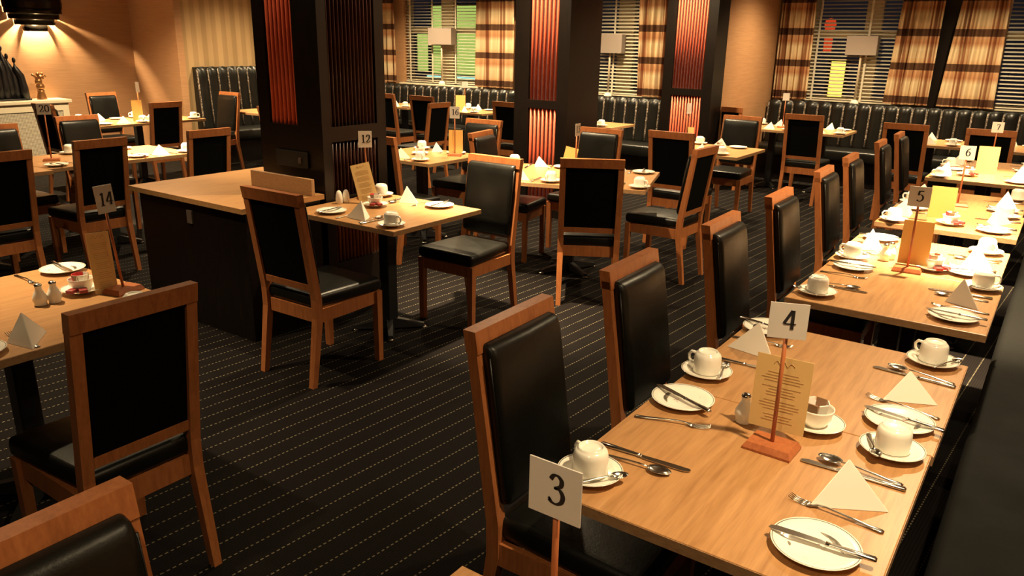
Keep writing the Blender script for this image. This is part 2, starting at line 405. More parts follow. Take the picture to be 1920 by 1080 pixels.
# outside, seen through the blinds at night
def outside(name, mb, mat, loc, label, cat):
    o = link(name, mb.mesh(name, mat), None, loc); tag(o, label, cat); return o
def lit_room(x0, x1, y, z0, z1, mat, label, nb):
    r = empty('lit_window', ((x0+x1)/2, y, z0), 0, label, 'window outside')
    w2 = (x1-x0)/2; h_ = z1-z0
    link('frame', MB().box(-w2-.05, -w2, -.04, .04, -.05, h_+.05).box(w2, w2+.05, -.04, .04, -.05, h_+.05).box(-w2, w2, -.04, .04, -.05, 0).box(-w2, w2, -.04, .04, h_, h_+.05).mesh('outer_frame', M['grey']), r)
    link('pane', MB().box(-w2, w2, -.01, .01, 0, h_).mesh('lit_pane', mat), r)
lit_room(-13.15, -10.9, 15.2, .93, 2.49, M['green'], 'green lit window outside behind the blind, with pale strip under it', 2)
lit_room(-13.62, -13.25, 15.2, .98, 1.85, M['green'], 'small green lit window outside, left of the big green one', 2)
outside('strip_light', MB().box(-.75, .75, -.03, .03, -.02, .03, .008), M['cyan'], (-12.3, 14.9, .86), 'pale blue-green strip light outside under the green window', 'light')
lit_room(-3.27, -3.05, 13.4, .95, 1.50, M['amber'], 'amber lit window outside glowing through the blind slats', 1)
outside('neon_lantern', MB().lathe([(0, 0), (.07, .02), (.09, .10), (.07, .18), (0, .20)], 16).box(-.06, .06, -.02, .02, -.32, -.05), M['redlamp'], (-3.37, 13.4, 1.95), 'red glowing lantern outside, high behind the blind', 'lantern')
outside('street_lamp', MB().blob(0, 0, 0, .035, .035, .05).tube([(0, 0, .05), (0, 0, .3)], .012), M['streetlamp'], (-3.72, 14.0, 2.30), 'tiny white street lamp outside, up through the blind', 'lamp')

# ------------------------------------------------------------------ pillars
def slat_panel(axis, fixed, a0, a1, z0, z1, n, out, name, parent, L, mat='slat', fill=.55):
    """vertical slats on a face; axis 'y' = face of constant y (out -y), 'x' = face of constant x (out +x)"""
    s_ = MB(); b_ = MB(); pitch = (a1-a0)/n; wd = pitch*fill
    for i in range(n):
        c = a0+pitch*(i+.5)
        arc = [(wd/2*math.cos(PI*q/6), .004+.024*math.sin(PI*q/6)) for q in range(7)]
        if axis == 'y': s_.prism([(c+a_, fixed-b) for a_, b in arc], z0, z1, 'z', True)
        else: s_.prism([(fixed+b, c+a_) for a_, b in arc], z0, z1, 'z', True)
    if axis == 'y': b_.box(a0, a1, fixed-.004, fixed+.01, z0, z1)
    else: b_.box(fixed-.01, fixed+.004, a0, a1, z0, z1)
    p = link(name, s_.xf(L).mesh(name, M[mat]), parent)
    link('backing', b_.xf(L).mesh('slat_backing', M['slatback']), p)
def frame_face(mb, axis, fixed, o0, o1, holes, th=.035):
    """a face board with rectangular recesses (a0,a1,z0,z1), stacked in z"""
    def bx(a, b, z0, z1):
        if b-a < 1e-4 or z1-z0 < 1e-4: return
        if axis == 'y': mb.box(a, b, fixed-th, fixed, z0, z1)
        else: mb.box(fixed, fixed+th, a, b, z0, z1)
    if not holes: bx(o0, o1, 0, CEIL); return
    a0, a1 = holes[0][0], holes[0][1]
    bx(o0, a0, 0, CEIL); bx(a1, o1, 0, CEIL); z = 0
    for h_ in holes: bx(a0, a1, z, h_[2]); z = h_[3]
    bx(a0, a1, z, CEIL)
def pillar(x0, x1, y0, y1, left, right, label, nl, nr):
    p = empty('pillar', ((x0+x1)/2, (y0+y1)/2, 0)); p['kind'] = 'structure'; p['label'] = label
    L = Matrix.Translation((-(x0+x1)/2, -(y0+y1)/2, 0)); th = .035
    b = MB().box(x0, x1-th, y0+th, y1, 0, CEIL)
    frame_face(b, 'y', y0+th, x0, x1, left, th); frame_face(b, 'x', x1-th, y0+th, y1, right, th)
    link('casing', b.xf(L).mesh('pillar_casing', M['darkwood']), p)
    for a0, a1, z0, z1 in left: slat_panel('y', y0+th, a0, a1, z0, z1, nl, -1, 'slat_panel', p, L)
    for a0, a1, z0, z1 in right: slat_panel('x', x1-th, a0, a1, z0, z1, nr, 1, 'slat_panel', p, L, 'slat_brightened' if z1 < .72 else 'slat_shaded', .20 if z1 < .72 else .40)
    return p
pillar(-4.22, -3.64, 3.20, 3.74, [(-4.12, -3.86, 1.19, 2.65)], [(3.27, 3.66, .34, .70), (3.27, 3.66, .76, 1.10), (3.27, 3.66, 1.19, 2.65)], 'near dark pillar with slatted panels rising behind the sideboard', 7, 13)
pillar(-4.63, -4.0, 6.60, 7.20, [(-4.46, -4.13, .14, 1.08), (-4.46, -4.13, 1.16, 2.65)], [], 'middle dark pillar with bright red-orange slats', 7, 8)
pillar(-4.13, -3.50, 9.0, 9.35, [(-4.01, -3.62, .14, 1.13), (-4.01, -3.62, 1.21, 2.65)], [], 'far dark pillar with bright red slats where the tan veneer wall starts', 11, 8)

# electric sockets on the near pillar
so = empty('wall_socket', (-3.93, 3.196, .985), 0, 'dark double wall socket on the near pillar above the sideboard', 'socket')
link('plate', MB().box(-.13, .16, -.012, 0, -.05, .05, .003).mesh('socket_plate', M['blackmetal']), so)
link('adaptor', MB().box(.085, .108, -.022, -.0121, -.022, .014, .003).mesh('white_adaptor', M['plug']), so)['label'] = 'small white plug adaptor'

# ------------------------------------------------------------------ sideboard counter
x0, x1, y0, y1, zt = -4.76, -3.62, 2.58, 3.17, .80
cn = empty('sideboard', ((x0+x1)/2, (y0+y1)/2, 0), 0, 'dark sideboard with light oak top standing against the near pillar', 'sideboard')
L = Matrix.Translation((-(x0+x1)/2, -(y0+y1)/2, 0))
link('body', MB().box(x0+.05, x1-.03, y0+.04, y1-.01, 0, zt-.03, .002).xf(L).mesh('sideboard_body', M['darkwood']), cn)
link('top', MB().prism([(x0, y0), (x1, y0), (x1, y1), (-4.225, y1), (-4.225, 3.60), (x0, 3.60)], zt-.03, zt).xf(L).mesh('sideboard_top', M['table']), cn)
link('side_panel', MB().box(x0+.05, -4.23, y1-.01, 3.58, 0, zt-.031, .002).xf(L).mesh('sideboard_return', M['darkwood']), cn)
link('upstand', MB().box(-4.19, x1, 3.075, 3.10, zt+.0005, zt+.10, .002).xf(L).mesh('sideboard_upstand', M['edge']), cn)
link('catch_plate', MB().box(-4.20, -4.15, y0+.028, y0+.04, .635, .715, .002).xf(L).mesh('catch_plate', M['plug']), cn)

# ------------------------------------------------------------------ chairs
def beam(mb, p0, p1, hx0, hy0, hx1, hy1):
    a, b = Vector(p0), Vector(p1)
    q = lambda c, hx, hy: [(c.x-hx, c.y-hy, c.z), (c.x+hx, c.y-hy, c.z), (c.x+hx, c.y+hy, c.z), (c.x-hx, c.y+hy, c.z)]
    return mb.hexa(q(a, hx0, hy0), q(b, hx1, hy1))
# local frame: +x is the way the sitter looks, origin on the floor; rear rail top at x=-0.265
HW = .193
def back_x(z): return -.185 - max(0, z-.42)*.145
def chair_specs():
    sp = []
    for sy in (-1, 1):
        mb = MB(); y = sy*(HW-.018)
        beam(mb, (.228, sy*(HW-.010), 0), (.228, sy*(HW-.010), .405), .016, .016, .019, .019)
        sp.append(('leg', mb.mesh('chair_front_leg', M['chairwood']), []))
        mb = MB()
        beam(mb, (-.245, y, 0), (-.19, y, .36), .015, .015, .02, .018)
        beam(mb, (-.19, y, .36), (back_x(.46), y, .46), .02, .018, .02, .018)
        beam(mb, (back_x(.46), y, .46), (back_x(.965), y, .965), .02, .018, .015, .018)
        sp.append(('leg', mb.mesh('chair_rear_leg', M['chairwood']), []))
    mb = MB(); i = HW-.034
    mb.box(.216, .236, -i-.006, i+.006, .335, .405).box(-.195, -.175, -i, i, .335, .405)
    for sy in (-1, 1): mb.box(-.175, .2, sy*(HW-.03) if sy < 0 else HW-.03, (sy*(HW-.03)+.022) if sy < 0 else HW-.008, .335, .405) if False else mb.box(-.175, .215, min(sy*(HW-.028), sy*(HW-.006)), max(sy*(HW-.028), sy*(HW-.006)), .335, .405)
    sp.append(('seat_frame', mb.mesh('chair_seat_frame', M['chairwood']), []))
    mb = MB()
    q = lambda x, w_, z: [(x-.019, -w_, z), (x+.019, -w_, z), (x+.019, w_, z), (x-.019, w_, z)]
    mb.hexa(q(back_x(.94), HW, .94), q(back_x(1.0)-.001, HW, 1.0))
    sp.append(('top_rail', mb.mesh('chair_top_rail', M['chairwood']), [])); mb = MB()
    qi = lambda x, w_, z: [(x-.012, -w_, z), (x+.012, -w_, z), (x+.012, w_, z), (x-.012, w_, z)]
    mb.hexa(qi(back_x(.50), HW-.034, .50), qi(back_x(.535), HW-.034, .535))
    
    sp.append(('cross_rail', mb.mesh('chair_cross_rail', M['chairwood']), []))
    # seat cushion
    bm = bmesh.new(); bmesh.ops.create_cube(bm, size=1)
    for v in bm.verts:
        tw = HW+.010 if v.co.x > 0 else HW-.022
        v.co = Vector((.030+v.co.x*.446, v.co.y*2*tw, .442+v.co.z*.072))
    bmesh.ops.bevel(bm, geom=bm.edges[:], offset=.026, segments=4, profile=.55, affect='EDGES', clamp_overlap=True)
    bmesh.ops.triangulate(bm, faces=[f for f in bm.faces if len(f.verts) > 4])
    top = [f for f in bm.faces if f.normal.z > .9]
    r = bmesh.ops.subdivide_edges(bm, edges=list({e for f in top for e in f.edges}), cuts=5, use_grid_fill=True)
    for v in bm.verts:
        if v.co.z > .474: v.co.z += .010*max(0, 1-(abs(v.co.x-.02)/.19)**2)*max(0, 1-(abs(v.co.y)/.19)**2)
    bm.verts.index_update(); mb = MB().add([v.co for v in bm.verts], [[v.index for v in f.verts] for f in bm.faces], True); bm.free()
    sp.append(('seat', mb.mesh('chair_seat', M['leather']), []))
    # backrest pad in front of the frame
    rows = 12; cols = 14; vs = []; fs = []; W_ = HW-.022; z0, z1 = .515, .962
    prof = []
    def ring(z, th, wd):
        pts = []
        n = 7; x = back_x(z)
        fx = x+.019+th; bx_ = x+.017
        r = min(.028, th*.6)
        pts.append((bx_, -wd)); 
        for k in range(5): a = -PI/2+PI/2*k/4; pts.append((fx-r+r*math.cos(a), -wd+r+r*math.sin(a)))
        pts.append((fx+.004, 0))
        for k in range(5): a = PI/2*k/4; pts.append((fx-r+r*math.cos(a), wd-r+r*math.sin(a)))
        pts.append((bx_, wd))
        return [(px, py, z) for px, py in pts]
    zs = [(z0, .012, W_-.01), (z0+.006, .026, W_-.003), (z0+.02, .036, W_), (z0+.1, .040, W_), (z0+.25, .040, W_), (z1-.07, .040, W_), (z1-.03, .038, W_), (z1-.012, .032, W_-.002), (z1-.003, .022, W_-.006), (z1, .008, W_-.012)]
    R_ = [ring(*a) for a in zs]; k = len(R_[0])
    for r_ in R_: vs += r_
    for j in range(len(R_)-1):
        for i in range(k): fs.append((j*k+i, j*k+(i+1) % k, (j+1)*k+(i+1) % k, (j+1)*k+i))
    fs += [tuple(range(k))[::-1], tuple(range((len(R_)-1)*k, len(R_)*k))]
    pad = MB().add(vs, fs, True).mesh('chair_back_pad', M['leather'])
    mb = MB(); i = HW-.037
    q2 = lambda z: [(back_x(z)-.006, -i, z), (back_x(z)+.0165, -i, z), (back_x(z)+.0165, i, z), (back_x(z)-.006, i, z)]
    mb.hexa(q2(.536), q2(.939)); panel = mb.mesh('chair_back_panel', M['blackpanel'])
    # piping seam on both sides of the pad
    pipes = [('piping', MB().tube([(back_x(z)+.040, sy*(W_+.0008), z) for z in (.54, .65, .8, .93)], .0028, 6).mesh('chair_back_piping', M['leather'])) for sy in (-1, 1)]
    sp.append(('backrest', pad, [('back_panel', panel)]+pipes))
    return sp
PROTO['chair'] = chair_specs()
def chair(cx, cy, deg, label, group):
    a = math.radians(deg); xr = back_x(1.0)-.019
    o = spawn('chair', 'dining_chair', (cx-xr*math.cos(a), cy-xr*math.sin(a), 0), a, label, 'chair', group)
    o.scale = (1, 1.07 if abs(math.sin(a)) > .7 else .98, 1); return o
def chair_px(p, q, deg, label, group, dx=0, dy=0):
    a = at(*p, 1.0); b = at(*q, 1.0); c = (a+b)/2; return chair(c.x+dx, c.y+dy, deg, label, group)
GR = 'black leather chairs along the long row of tables'
GC = 'black leather chairs around the middle and left tables'
GB = 'black leather chairs by the far window benches'
XR = -1.165
chair(XR-.02, .375, 0, 'black leather chair closest of all, only the top of its backrest showing', GR)
chair(XR-.005, 1.645, 1, 'black leather chair beside table four behind the number three sign', GR)
chair(XR, 2.345, 1, 'second black leather chair along table four, behind the cup and plate', GR)
chair(XR, 3.20, 1, 'black leather chair at the near corner of table five', GR)
chair(XR, 4.00, 1, 'second black leather chair along table five', GR)
chair(-1.20, 5.00, 2, 'black leather chair at near corner of the table behind sign five', GR)
chair(-1.22, 5.78, 2, 'black leather chair at far end of the table behind sign five', GR)
chair(-1.24, 6.88, 2, 'black leather chair next to number six sign, first of the far pair', GR)
chair(-1.24, 7.68, 2, 'black leather chair in front of a black chair back, second of far pair', GR)
chair(-2.04, 1.09, 180, 'large black chair back in front of table fourteen, whole frame visible', GC)
chair(-3.09, 2.355, 91, 'black leather chair between the sideboard and table twelve', GC)
chair(-2.98, 4.07, -90, 'black leather chair facing us with shiny seat at table twelve', GC)
chair(-2.44, 4.36, 120, 'black chair seen straight from behind at the turned middle table', GC)
chair(-2.10, 5.45, 178, 'black chair seen side-on at right end of the turned middle table', GC)
chair(-3.95, 5.13, 10, 'black chair at left end of turned middle table, only its top showing', GC)
chair(-3.33, 6.10, -90, 'black chair facing us beyond the turned middle table', GC)
chair(-4.34, 4.32, 90, 'black chair seen from behind right next to the near pillar at table sixteen', GC)
chair(-4.53, 5.99, -90, 'black chair facing us behind number sixteen sign', GC)
chair_px((1213, 242), (1304, 253), 90, 'black chair with light top rail in front of the table by red slats', GC)
chair_px((1340, 217), (1416, 224), -90, 'black chair facing us with pale shine on its top edge', GC, 0, .28)
chair(-6.15, 7.25, 180, 'black chair seen side-on left of table sixteen, leaning post', GB)
chair_px((760, 179), (817, 181), 90, 'black chair back in front of the yellow menu by the green window', GB)
chair_px((690, 174), (743, 176), 90, 'black chair back half hidden by the near pillar, toward the green window', GB)
chair_px((916, 190), (980, 193), 90, 'black chair back just left of the middle pillar', GB)
chair_px((1328, 197), (1394, 204), 90, 'black chair back against the tan veneer wall', GB)
chair_px((1474, 213), (1543, 217), 90, 'black chair seen whole from behind in front of the long bench', GB)
chair_px((1661, 228), (1740, 237), 90, 'black chair back directly behind the row, with white napkin beside it', GB)
chair_px((1817, 240), (1904, 247), 90, 'black chair back directly behind number seven sign', GB)
GL = 'black leather chairs around the left-hand tables'
chair_px((350, 246), (437, 239), 180, 'black chair back just behind the sideboard corner', GL)
chair_px((137, 265), (240, 257), 180, 'black chair seen from behind with seat visible, behind sign fourteen', GL)
chair_px((-60, 290), (54, 282), 180, 'black chair back cut by the left edge of the view', GL)
chair_px((275, 193), (348, 190), 180, 'black chair back in front of the striped bench wall corner', GL)
chair_px((126, 222), (207, 218), 0, 'black chair facing us across the table of sign twenty', GL, -.25, 0)
chair_px((-30, 240), (55, 238), 0, 'black chair facing us at left end of the sign twenty table', GL, -.30, 0)
chair_px((151, 174), (221, 172), 0, 'small black chair facing us against the tan wall', GL)
chair(-8.75, 3.93, 90, 'black chair seen side-on in front of the mesh grille', GL)
chair(-9.2, 6.55, -90, 'black chair seen side-on beside the tufted bench', GL)
chair(-8.75, 3.35, -90, 'black chair side-on in front of the grille, left of sign twenty', GL)
chair(-6.95, 5.35, 78, 'black chair seen side-on between sideboard and near pillar', GL)

# ------------------------------------------------------------------ tables
TH = .745
def table(x0, x1, y0, y1, label, group, rz=0, name='dining_table', zoff=0.0):
    cx, cy = (x0+x1)/2, (y0+y1)/2; hx, hy = (x1-x0)/2, (y1-y0)/2
    t_ = empty(name, (cx, cy, 0), rz, label, 'table', group)
    link('tabletop', MB().box(-hx, hx, -hy, hy, TH-.028, TH+zoff, .002).mesh('tabletop', M['table']), t_)
    link('edge_band', MB().box(-hx-.0012, hx+.0012, -hy-.0012, hy+.0012, TH-.0275, TH-.0022).mesh('edge_band', M['edge']), t_)
    link('column', MB().box(-.038, .038, -.038, .038, .05, TH-.03, .006).box(-.15, .15, -.15, .15, TH-.036, TH-.0285).mesh('table_column', M['blackmetal']), t_)
    b = MB()
    for k in range(4):
        a = PI/4+k*PI/2; c, s_ = math.cos(a), math.sin(a); r = min(hx, hy)*.56
        b.hexa([(c*.03-s_*.03, s_*.03+c*.03, .012), (c*r-s_*.018, s_*r+c*.018, .012), (c*r+s_*.018, s_*r-c*.018, .012), (c*.03+s_*.03, s_*.03-c*.03, .012)],
               [(c*.03-s_*.02, s_*.03+c*.02, .075), (c*r-s_*.013, s_*r+c*.013, .03), (c*r+s_*.013, s_*r-c*.013, .03), (c*.03+s_*.02, s_*.03-c*.02, .075)])
    link('base', b.mesh('table_base', M['blackmetal']), t_)
    for k in range(4):
        a = PI/4+k*PI/2; r = min(hx, hy)*.55
        link('foot', MB().lathe([(0, 0), (.02, 0), (.022, .006), (.014, .012), (0, .012)], 12, math.cos(a)*r, math.sin(a)*r).mesh('table_foot', M['steel']), t_)
    return t_
GT = 'light oak tables pushed into a long row beside the bench'
XT = (-.822, -.125)
table(XT[0]+.01, XT[1]+.01, -.40, .28, 'light oak table nearest the viewer, mostly out of view', GT)
table(XT[0]+.03, XT[1]+.03, .285, .985, 'light oak table with the number three sign, only a corner showing', GT)
table(XT[0]-.006, XT[1]-.003, 1.305, 2.003, 'near half of table four, holding the number four sign', GT)
table(XT[0]+.004, XT[1]+.002, 2.006, 2.715, 'far half of table four, beyond the join line', GT)
table(XT[0]+.015, XT[1]+.022, 3.072, 3.775, 'near half of table five, holding the number five sign', GT)
table(XT[0]+.000, XT[1]+.000, 3.778, 4.485, 'far half of table five, bench end brightly lit', GT)
table(XT[0]-.005, XT[1]+.005, 4.860, 5.560, 'light oak table right behind table five, with yellow menu and jam dish', GT)
table(XT[0]-.005, XT[1]-.010, 5.563, 6.260, 'light oak table half hidden under the number six sign', GT)
table(XT[0]-.04, XT[1], 6.90, 7.60, 'light oak table in front of the number seven menu', GT)
table(XT[0]-.04, XT[1]-.01, 7.603, 8.30, 'light oak table standing under the number seven sign', GT)
GM = 'light oak tables in the middle of the room'
table(-3.615, -2.785, 2.893, 3.645, 'light oak table twelve against the near pillar', GM)
table(-3.465, -2.54, .68, 1.575, 'light oak table fourteen, cut by the left edge', GM)
ang13 = math.radians(18.5)
def rotp(cx, cy, dx, dy, a): return cx+dx*math.cos(a)-dy*math.sin(a), cy+dx*math.sin(a)+dy*math.cos(a)
c13 = rotp(-2.30, 4.86, -.61, .44, ang13)
table(c13[0]-.61, c13[0]+.61, c13[1]-.44, c13[1]+.44, 'light oak table standing at an angle behind the shiny seat', GM, ang13)
table(-5.00, -4.19, 4.79, 5.52, 'light oak table sixteen behind the near pillar', GM)
table(-3.22, -2.40, 6.93, 7.72, 'light oak table in front of the far red slatted pillar', GM)
GW = 'light oak tables set along the window benches'
table(-3.33, -2.72, 9.62, 10.32, 'light oak table by the bench, left of the whole black chair back', GW)
table(-2.715, -2.12, 9.62, 10.32, 'light oak table by the bench, right of the whole black chair back', GW)
table(-1.55, -.86, 9.30, 10.0, 'light oak table behind number seven sign with a tall white napkin', GW)
table(-.855, -.10, 9.30, 10.0, 'light oak table at far right, its yellow corner beside a chair', GW)
table(-8.75, -8.05, 8.72, 9.38, 'light oak table half hidden behind two black chair backs by the window', GW)
table(-7.55, -6.66, 8.72, 9.38, 'light oak table by the green window bench, with a yellow menu', GW)
table(-5.30, -4.47, 8.40, 9.02, 'light oak table peeping out behind the middle pillar', GW)
table(-9.40, -8.62, 6.60, 7.30, 'light oak table beside the tufted bench on the left wall', GW)
GS = 'light oak tables along the left side'
table(-6.80, -6.02, 1.90, 2.72, 'light oak table at far left under the number twenty sign', GS)
table(-6.85, -6.10, 2.725, 3.95, 'long light oak table with a glaring white pool of light', GS)
table(-9.35, -8.62, 4.42, 5.75, 'light oak table by the tan wall with tall menu and sign', GS)

# ------------------------------------------------------------------ crockery and cutlery prototypes
def mk(name, mb, mat): return mb.mesh(name, mat)
PROTO['saucer'] = [('body', MB().lathe([(0, .002), (.026, .002), (.027, 0), (.031, 0), (.033, .004), (.060, .011), (.0755, .0185), (.0765, .0195), (.0755, .0205), (.058, .0135), (.034, .0075), (0, .0075)], 40).mesh('saucer_body', M['china']), []),
                   ('rim_line', MB().lathe([(.0725, .0192), (.0728, .0198), (.0738, .0203), (.0741, .0200)], 40).mesh('saucer_line', M['china_line']), [])]
leaf = MB()
for (cx, cy, a, l_, w_) in ((.033, .032, -.8, .06, .006), (.046, .016, -.95, .05, .006), (.018, .046, -.5, .05, .005), (-.05, -.02, 2.4, .018, .006), (-.02, -.052, 3.0, .05, .0018)):
    pts = []
    for k in range(9):
        u = k/8; hw = w_*math.sin(PI*u)**.8+.0004; pts.append((u*l_-l_/2, hw))
    pts = pts+[(p[0], -p[1]) for p in pts[::-1]]
    P_ = [(cx+p[0]*math.cos(a)-p[1]*math.sin(a), cy+p[0]*math.sin(a)+p[1]*math.cos(a)) for p in pts]
    leaf.prism(P_, .0092, .0096)
rd = MB()
for dx, dy, a in ((0, 0, .4), (.006, .004, 1.2), (-.004, .006, -.5), (.004, -.004, 2.0)):
    rd.tube([(dx-.005*math.cos(a), .016+dy-.005*math.sin(a), .0094), (dx+.005*math.cos(a), .016+dy+.005*math.sin(a), .0094)], .0006, 5)
PROTO['plate'] = [('body', MB().lathe([(0, .002), (.040, .002), (.041, 0), (.046, 0), (.049, .004), (.066, .009), (.0865, .0155), (.0875, .0165), (.0865, .0175), (.064, .0115), (.050, .009), (0, .009)], 44).mesh('plate_body', M['china']), []),
                  ('rim_line', MB().lathe([(.0825, .0160), (.0828, .0167), (.0840, .0172), (.0843, .0168)], 44).mesh('plate_line', M['china_line']), []),
                  ('leaf_pattern', leaf.mesh('plate_leaf', M['leafprint']), []), ('flower_mark', rd.mesh('plate_flower', M['jam']), [])]
# a cup standing upside down: lip at z=0, foot ring on top
cup = MB().lathe([(.0385, 0), (.041, .002), (.0415, .004), (.0412, .030), (.0405, .050), (.0385, .0595), (.034, .0650), (.0305, .0665), (.0295, .0705), (.0275, .0705), (.0265, .0665), (.020, .0645), (0, .0635)], 36)
hd = MB().tube([(.0400, 0, .018), (.056, 0, .016), (.067, 0, .026), (.069, 0, .040), (.060, 0, .051), (.0395, 0, .052)], [.0045, .0048, .0046, .0046, .0048, .0050], 10)
PROTO['cup'] = [('body', cup.mesh('cup_body', M['china']), []), ('handle', hd.mesh('cup_handle', M['china']), []),
                ('rim_line', MB().lathe([(.0417, .0045), (.0420, .0052), (.0417, .0060)], 36).mesh('cup_line', M['china_line']), [])]
def spoon_mb(L_, bw):
    h = L_*.0
    hb = [(0, .007, .0005, .003), (.004, .0085, .0005, .004), (L_*.2, .006, .002, .0045), (L_*.45, .0032, .005, .008), (L_*.62, .0026, .005, .008), (L_*.68, .003, .0035, .006)]
    return hb
def spoon(L_, bw, bl):
    mb = MB().ribbon([(0, .006, .0005, .003), (.005, .0085, .0005, .0045), (L_*.16, .0062, .002, .0052), (L_*.45, .0034, .006, .0092), (L_*.6, .0028, .007, .010), (L_-bl+.006, .0034, .006, .0085)])
    # bowl: shallow dish
    n = 20; k = 5; vs = []; fs = []
    cx = L_-bl/2
    for sgn in (0, 1):
        for j in range(k+1):
            r = j/k; zz = .0004+.0075*r*r+(.0012 if sgn else 0)
            for i in range(n):
                a = 2*PI*i/n; w_ = 1-.12*math.cos(a); vs.append((cx+bl/2*r*math.cos(a), bw/2*r*math.sin(a)*w_, zz))
        o = sgn*(k+1)*n
        for j in range(k):
            for i in range(n): fs.append((o+j*n+i, o+j*n+(i+1) % n, o+(j+1)*n+(i+1) % n, o+(j+1)*n+i))
    fs += [(k*n+i, k*n+(i+1) % n, (k+1)*n+k*n+(i+1) % n, (k+1)*n+k*n+i) for i in range(n)]
    b = MB().add(vs, fs, True)
    return mb, b
h_, b_ = spoon(.195, .038, .058); PROTO['spoon'] = [('handle', h_.mesh('spoon_handle', M['steel']), []), ('bowl', b_.mesh('spoon_bowl', M['steel']), [])]
h_, b_ = spoon(.135, .028, .042); PROTO['teaspoon'] = [('handle', h_.mesh('teaspoon_handle', M['steel']), []), ('bowl', b_.mesh('teaspoon_bowl', M['steel']), [])]
def knife(L_):
    hl = L_*.46
    h = MB().ribbon([(0, .006, .001, .006), (.004, .0085, 0, .008), (hl*.5, .0072, 0, .0075), (hl*.9, .0055, .0005, .007), (hl, .0075, .0005, .007)])
    b = MB().prism([(hl, -.005), (hl+.01, -.0085), (L_*.75, -.010), (L_*.93, -.0095), (L_*.985, -.004), (L_, .004), (L_-.006, .0085), (L_*.8, .0085), (hl, .0055)], .0028, .0042)
    return h, b
h_, b_ = knife(.235); PROTO['knife'] = [('handle', h_.mesh('knife_handle', M['steel']), []), ('blade', b_.mesh('knife_blade', M['steel']), [])]
h_, b_ = knife(.205); PROTO['bknife'] = [('handle', h_.mesh('butter_knife_handle', M['steel']), []), ('blade', b_.mesh('butter_knife_blade', M['steel']), [])]
h_ = MB().ribbon([(0, .006, .0005, .003), (.005, .0085, .0005, .0045), (.03, .0062, .002, .0052), (.085, .0034, .006, .0092), (.12, .0028, .008, .011), (.138, .004, .006, .009), (.148, .0105, .003, .0055), (.158, .0118, .001, .0032)])
tn = MB()
for j in range(4):
    y = -.0095+j*.00633; tn.tube([(.156, y, .002), (.17, y, .0016), (.186, y, .0035), (.2, y*.97, .009)], [.0017, .0016, .0014, .0008], 6)
PROTO['fork'] = [('handle', h_.mesh('fork_handle', M['steel']), []), ('tines', tn.mesh('fork_tines', M['steel']), [])]
# napkin: stiff paper folded to a standing triangular tent (open at the back)
def tent(w_, h, d):
    mb = MB(); th = .0016
    A = Vector((-.0, -w_/2, 0)); B = Vector((0, w_/2, 0)); T = Vector((d*.42, 0, h)); K = Vector((d, 0, 0))
    def sheet(p, q, r):
        n_ = (q-p).cross(r-p).normalized()*th
        mb.add([p, q, r, p+n_, q+n_, r+n_], [(0,1,2), (5,4,3), (0,3,4,1), (1,4,5,2), (2,5,3,0)])
    sheet(A, T, B); sheet(B, T, K); sheet(K, T, A)
    return mb
PROTO['napkin'] = [(None, tent(.165, .098, .095).mesh('napkin', M['paper']), [])]
PROTO['napkin_small'] = [(None, tent(.145, .082, .085).mesh('napkin_small', M['paper']), [])]
# salt / pepper
PROTO['shaker'] = [('body', MB().lathe([(0, 0), (.020, 0), (.022, .003), (.0205, .008), (.0255, .022), (.0245, .034), (.017, .050), (.0115, .062), (.012, .070), (.013, .074)], 24).mesh('shaker_body', M['china']), []),
                   ('cap', MB().lathe([(.013, .074), (.0125, .079), (.008, .0825), (0, .0835)], 24).mesh('shaker_cap', M['steel']), [])]
PROTO['shaker_egg'] = [(None, MB().lathe([(0, 0), (.018, 0), (.021, .006), (.0215, .03), (.019, .055), (.013, .073), (.006, .080), (0, .081)], 24).mesh('shaker_egg', M['china']), [])]
PROTO['bowl'] = [(None, MB().lathe([(0, .003), (.022, .003), (.024, 0), (.028, 0), (.030, .006), (.040, .022), (.045, .045), (.0460, .050), (.0440, .050), (.0425, .044), (.036, .020), (.024, .008), (0, .007)], 32).mesh('sugar_bowl', M['china']), [])]
def sachet(mat): return MB().box(-.006, .006, -.022, .022, 0, .003, .001).xf(Matrix.Identity(4)).mesh('sachet', mat)
for k_, mt in (('s_red', 'red'), ('s_brown', 'brown'), ('s_white', 'white')):
    PROTO[k_] = [(None, MB().box(-.0018, .0018, -.014, .014, 0, .052, .0012).mesh('sachet_'+mt, M[mt]), [])]
PROTO['jam'] = [(None, MB().box(-.019, .019, -.015, .015, 0, .014, .003).mesh('jam_portion', M['jam']), [])]

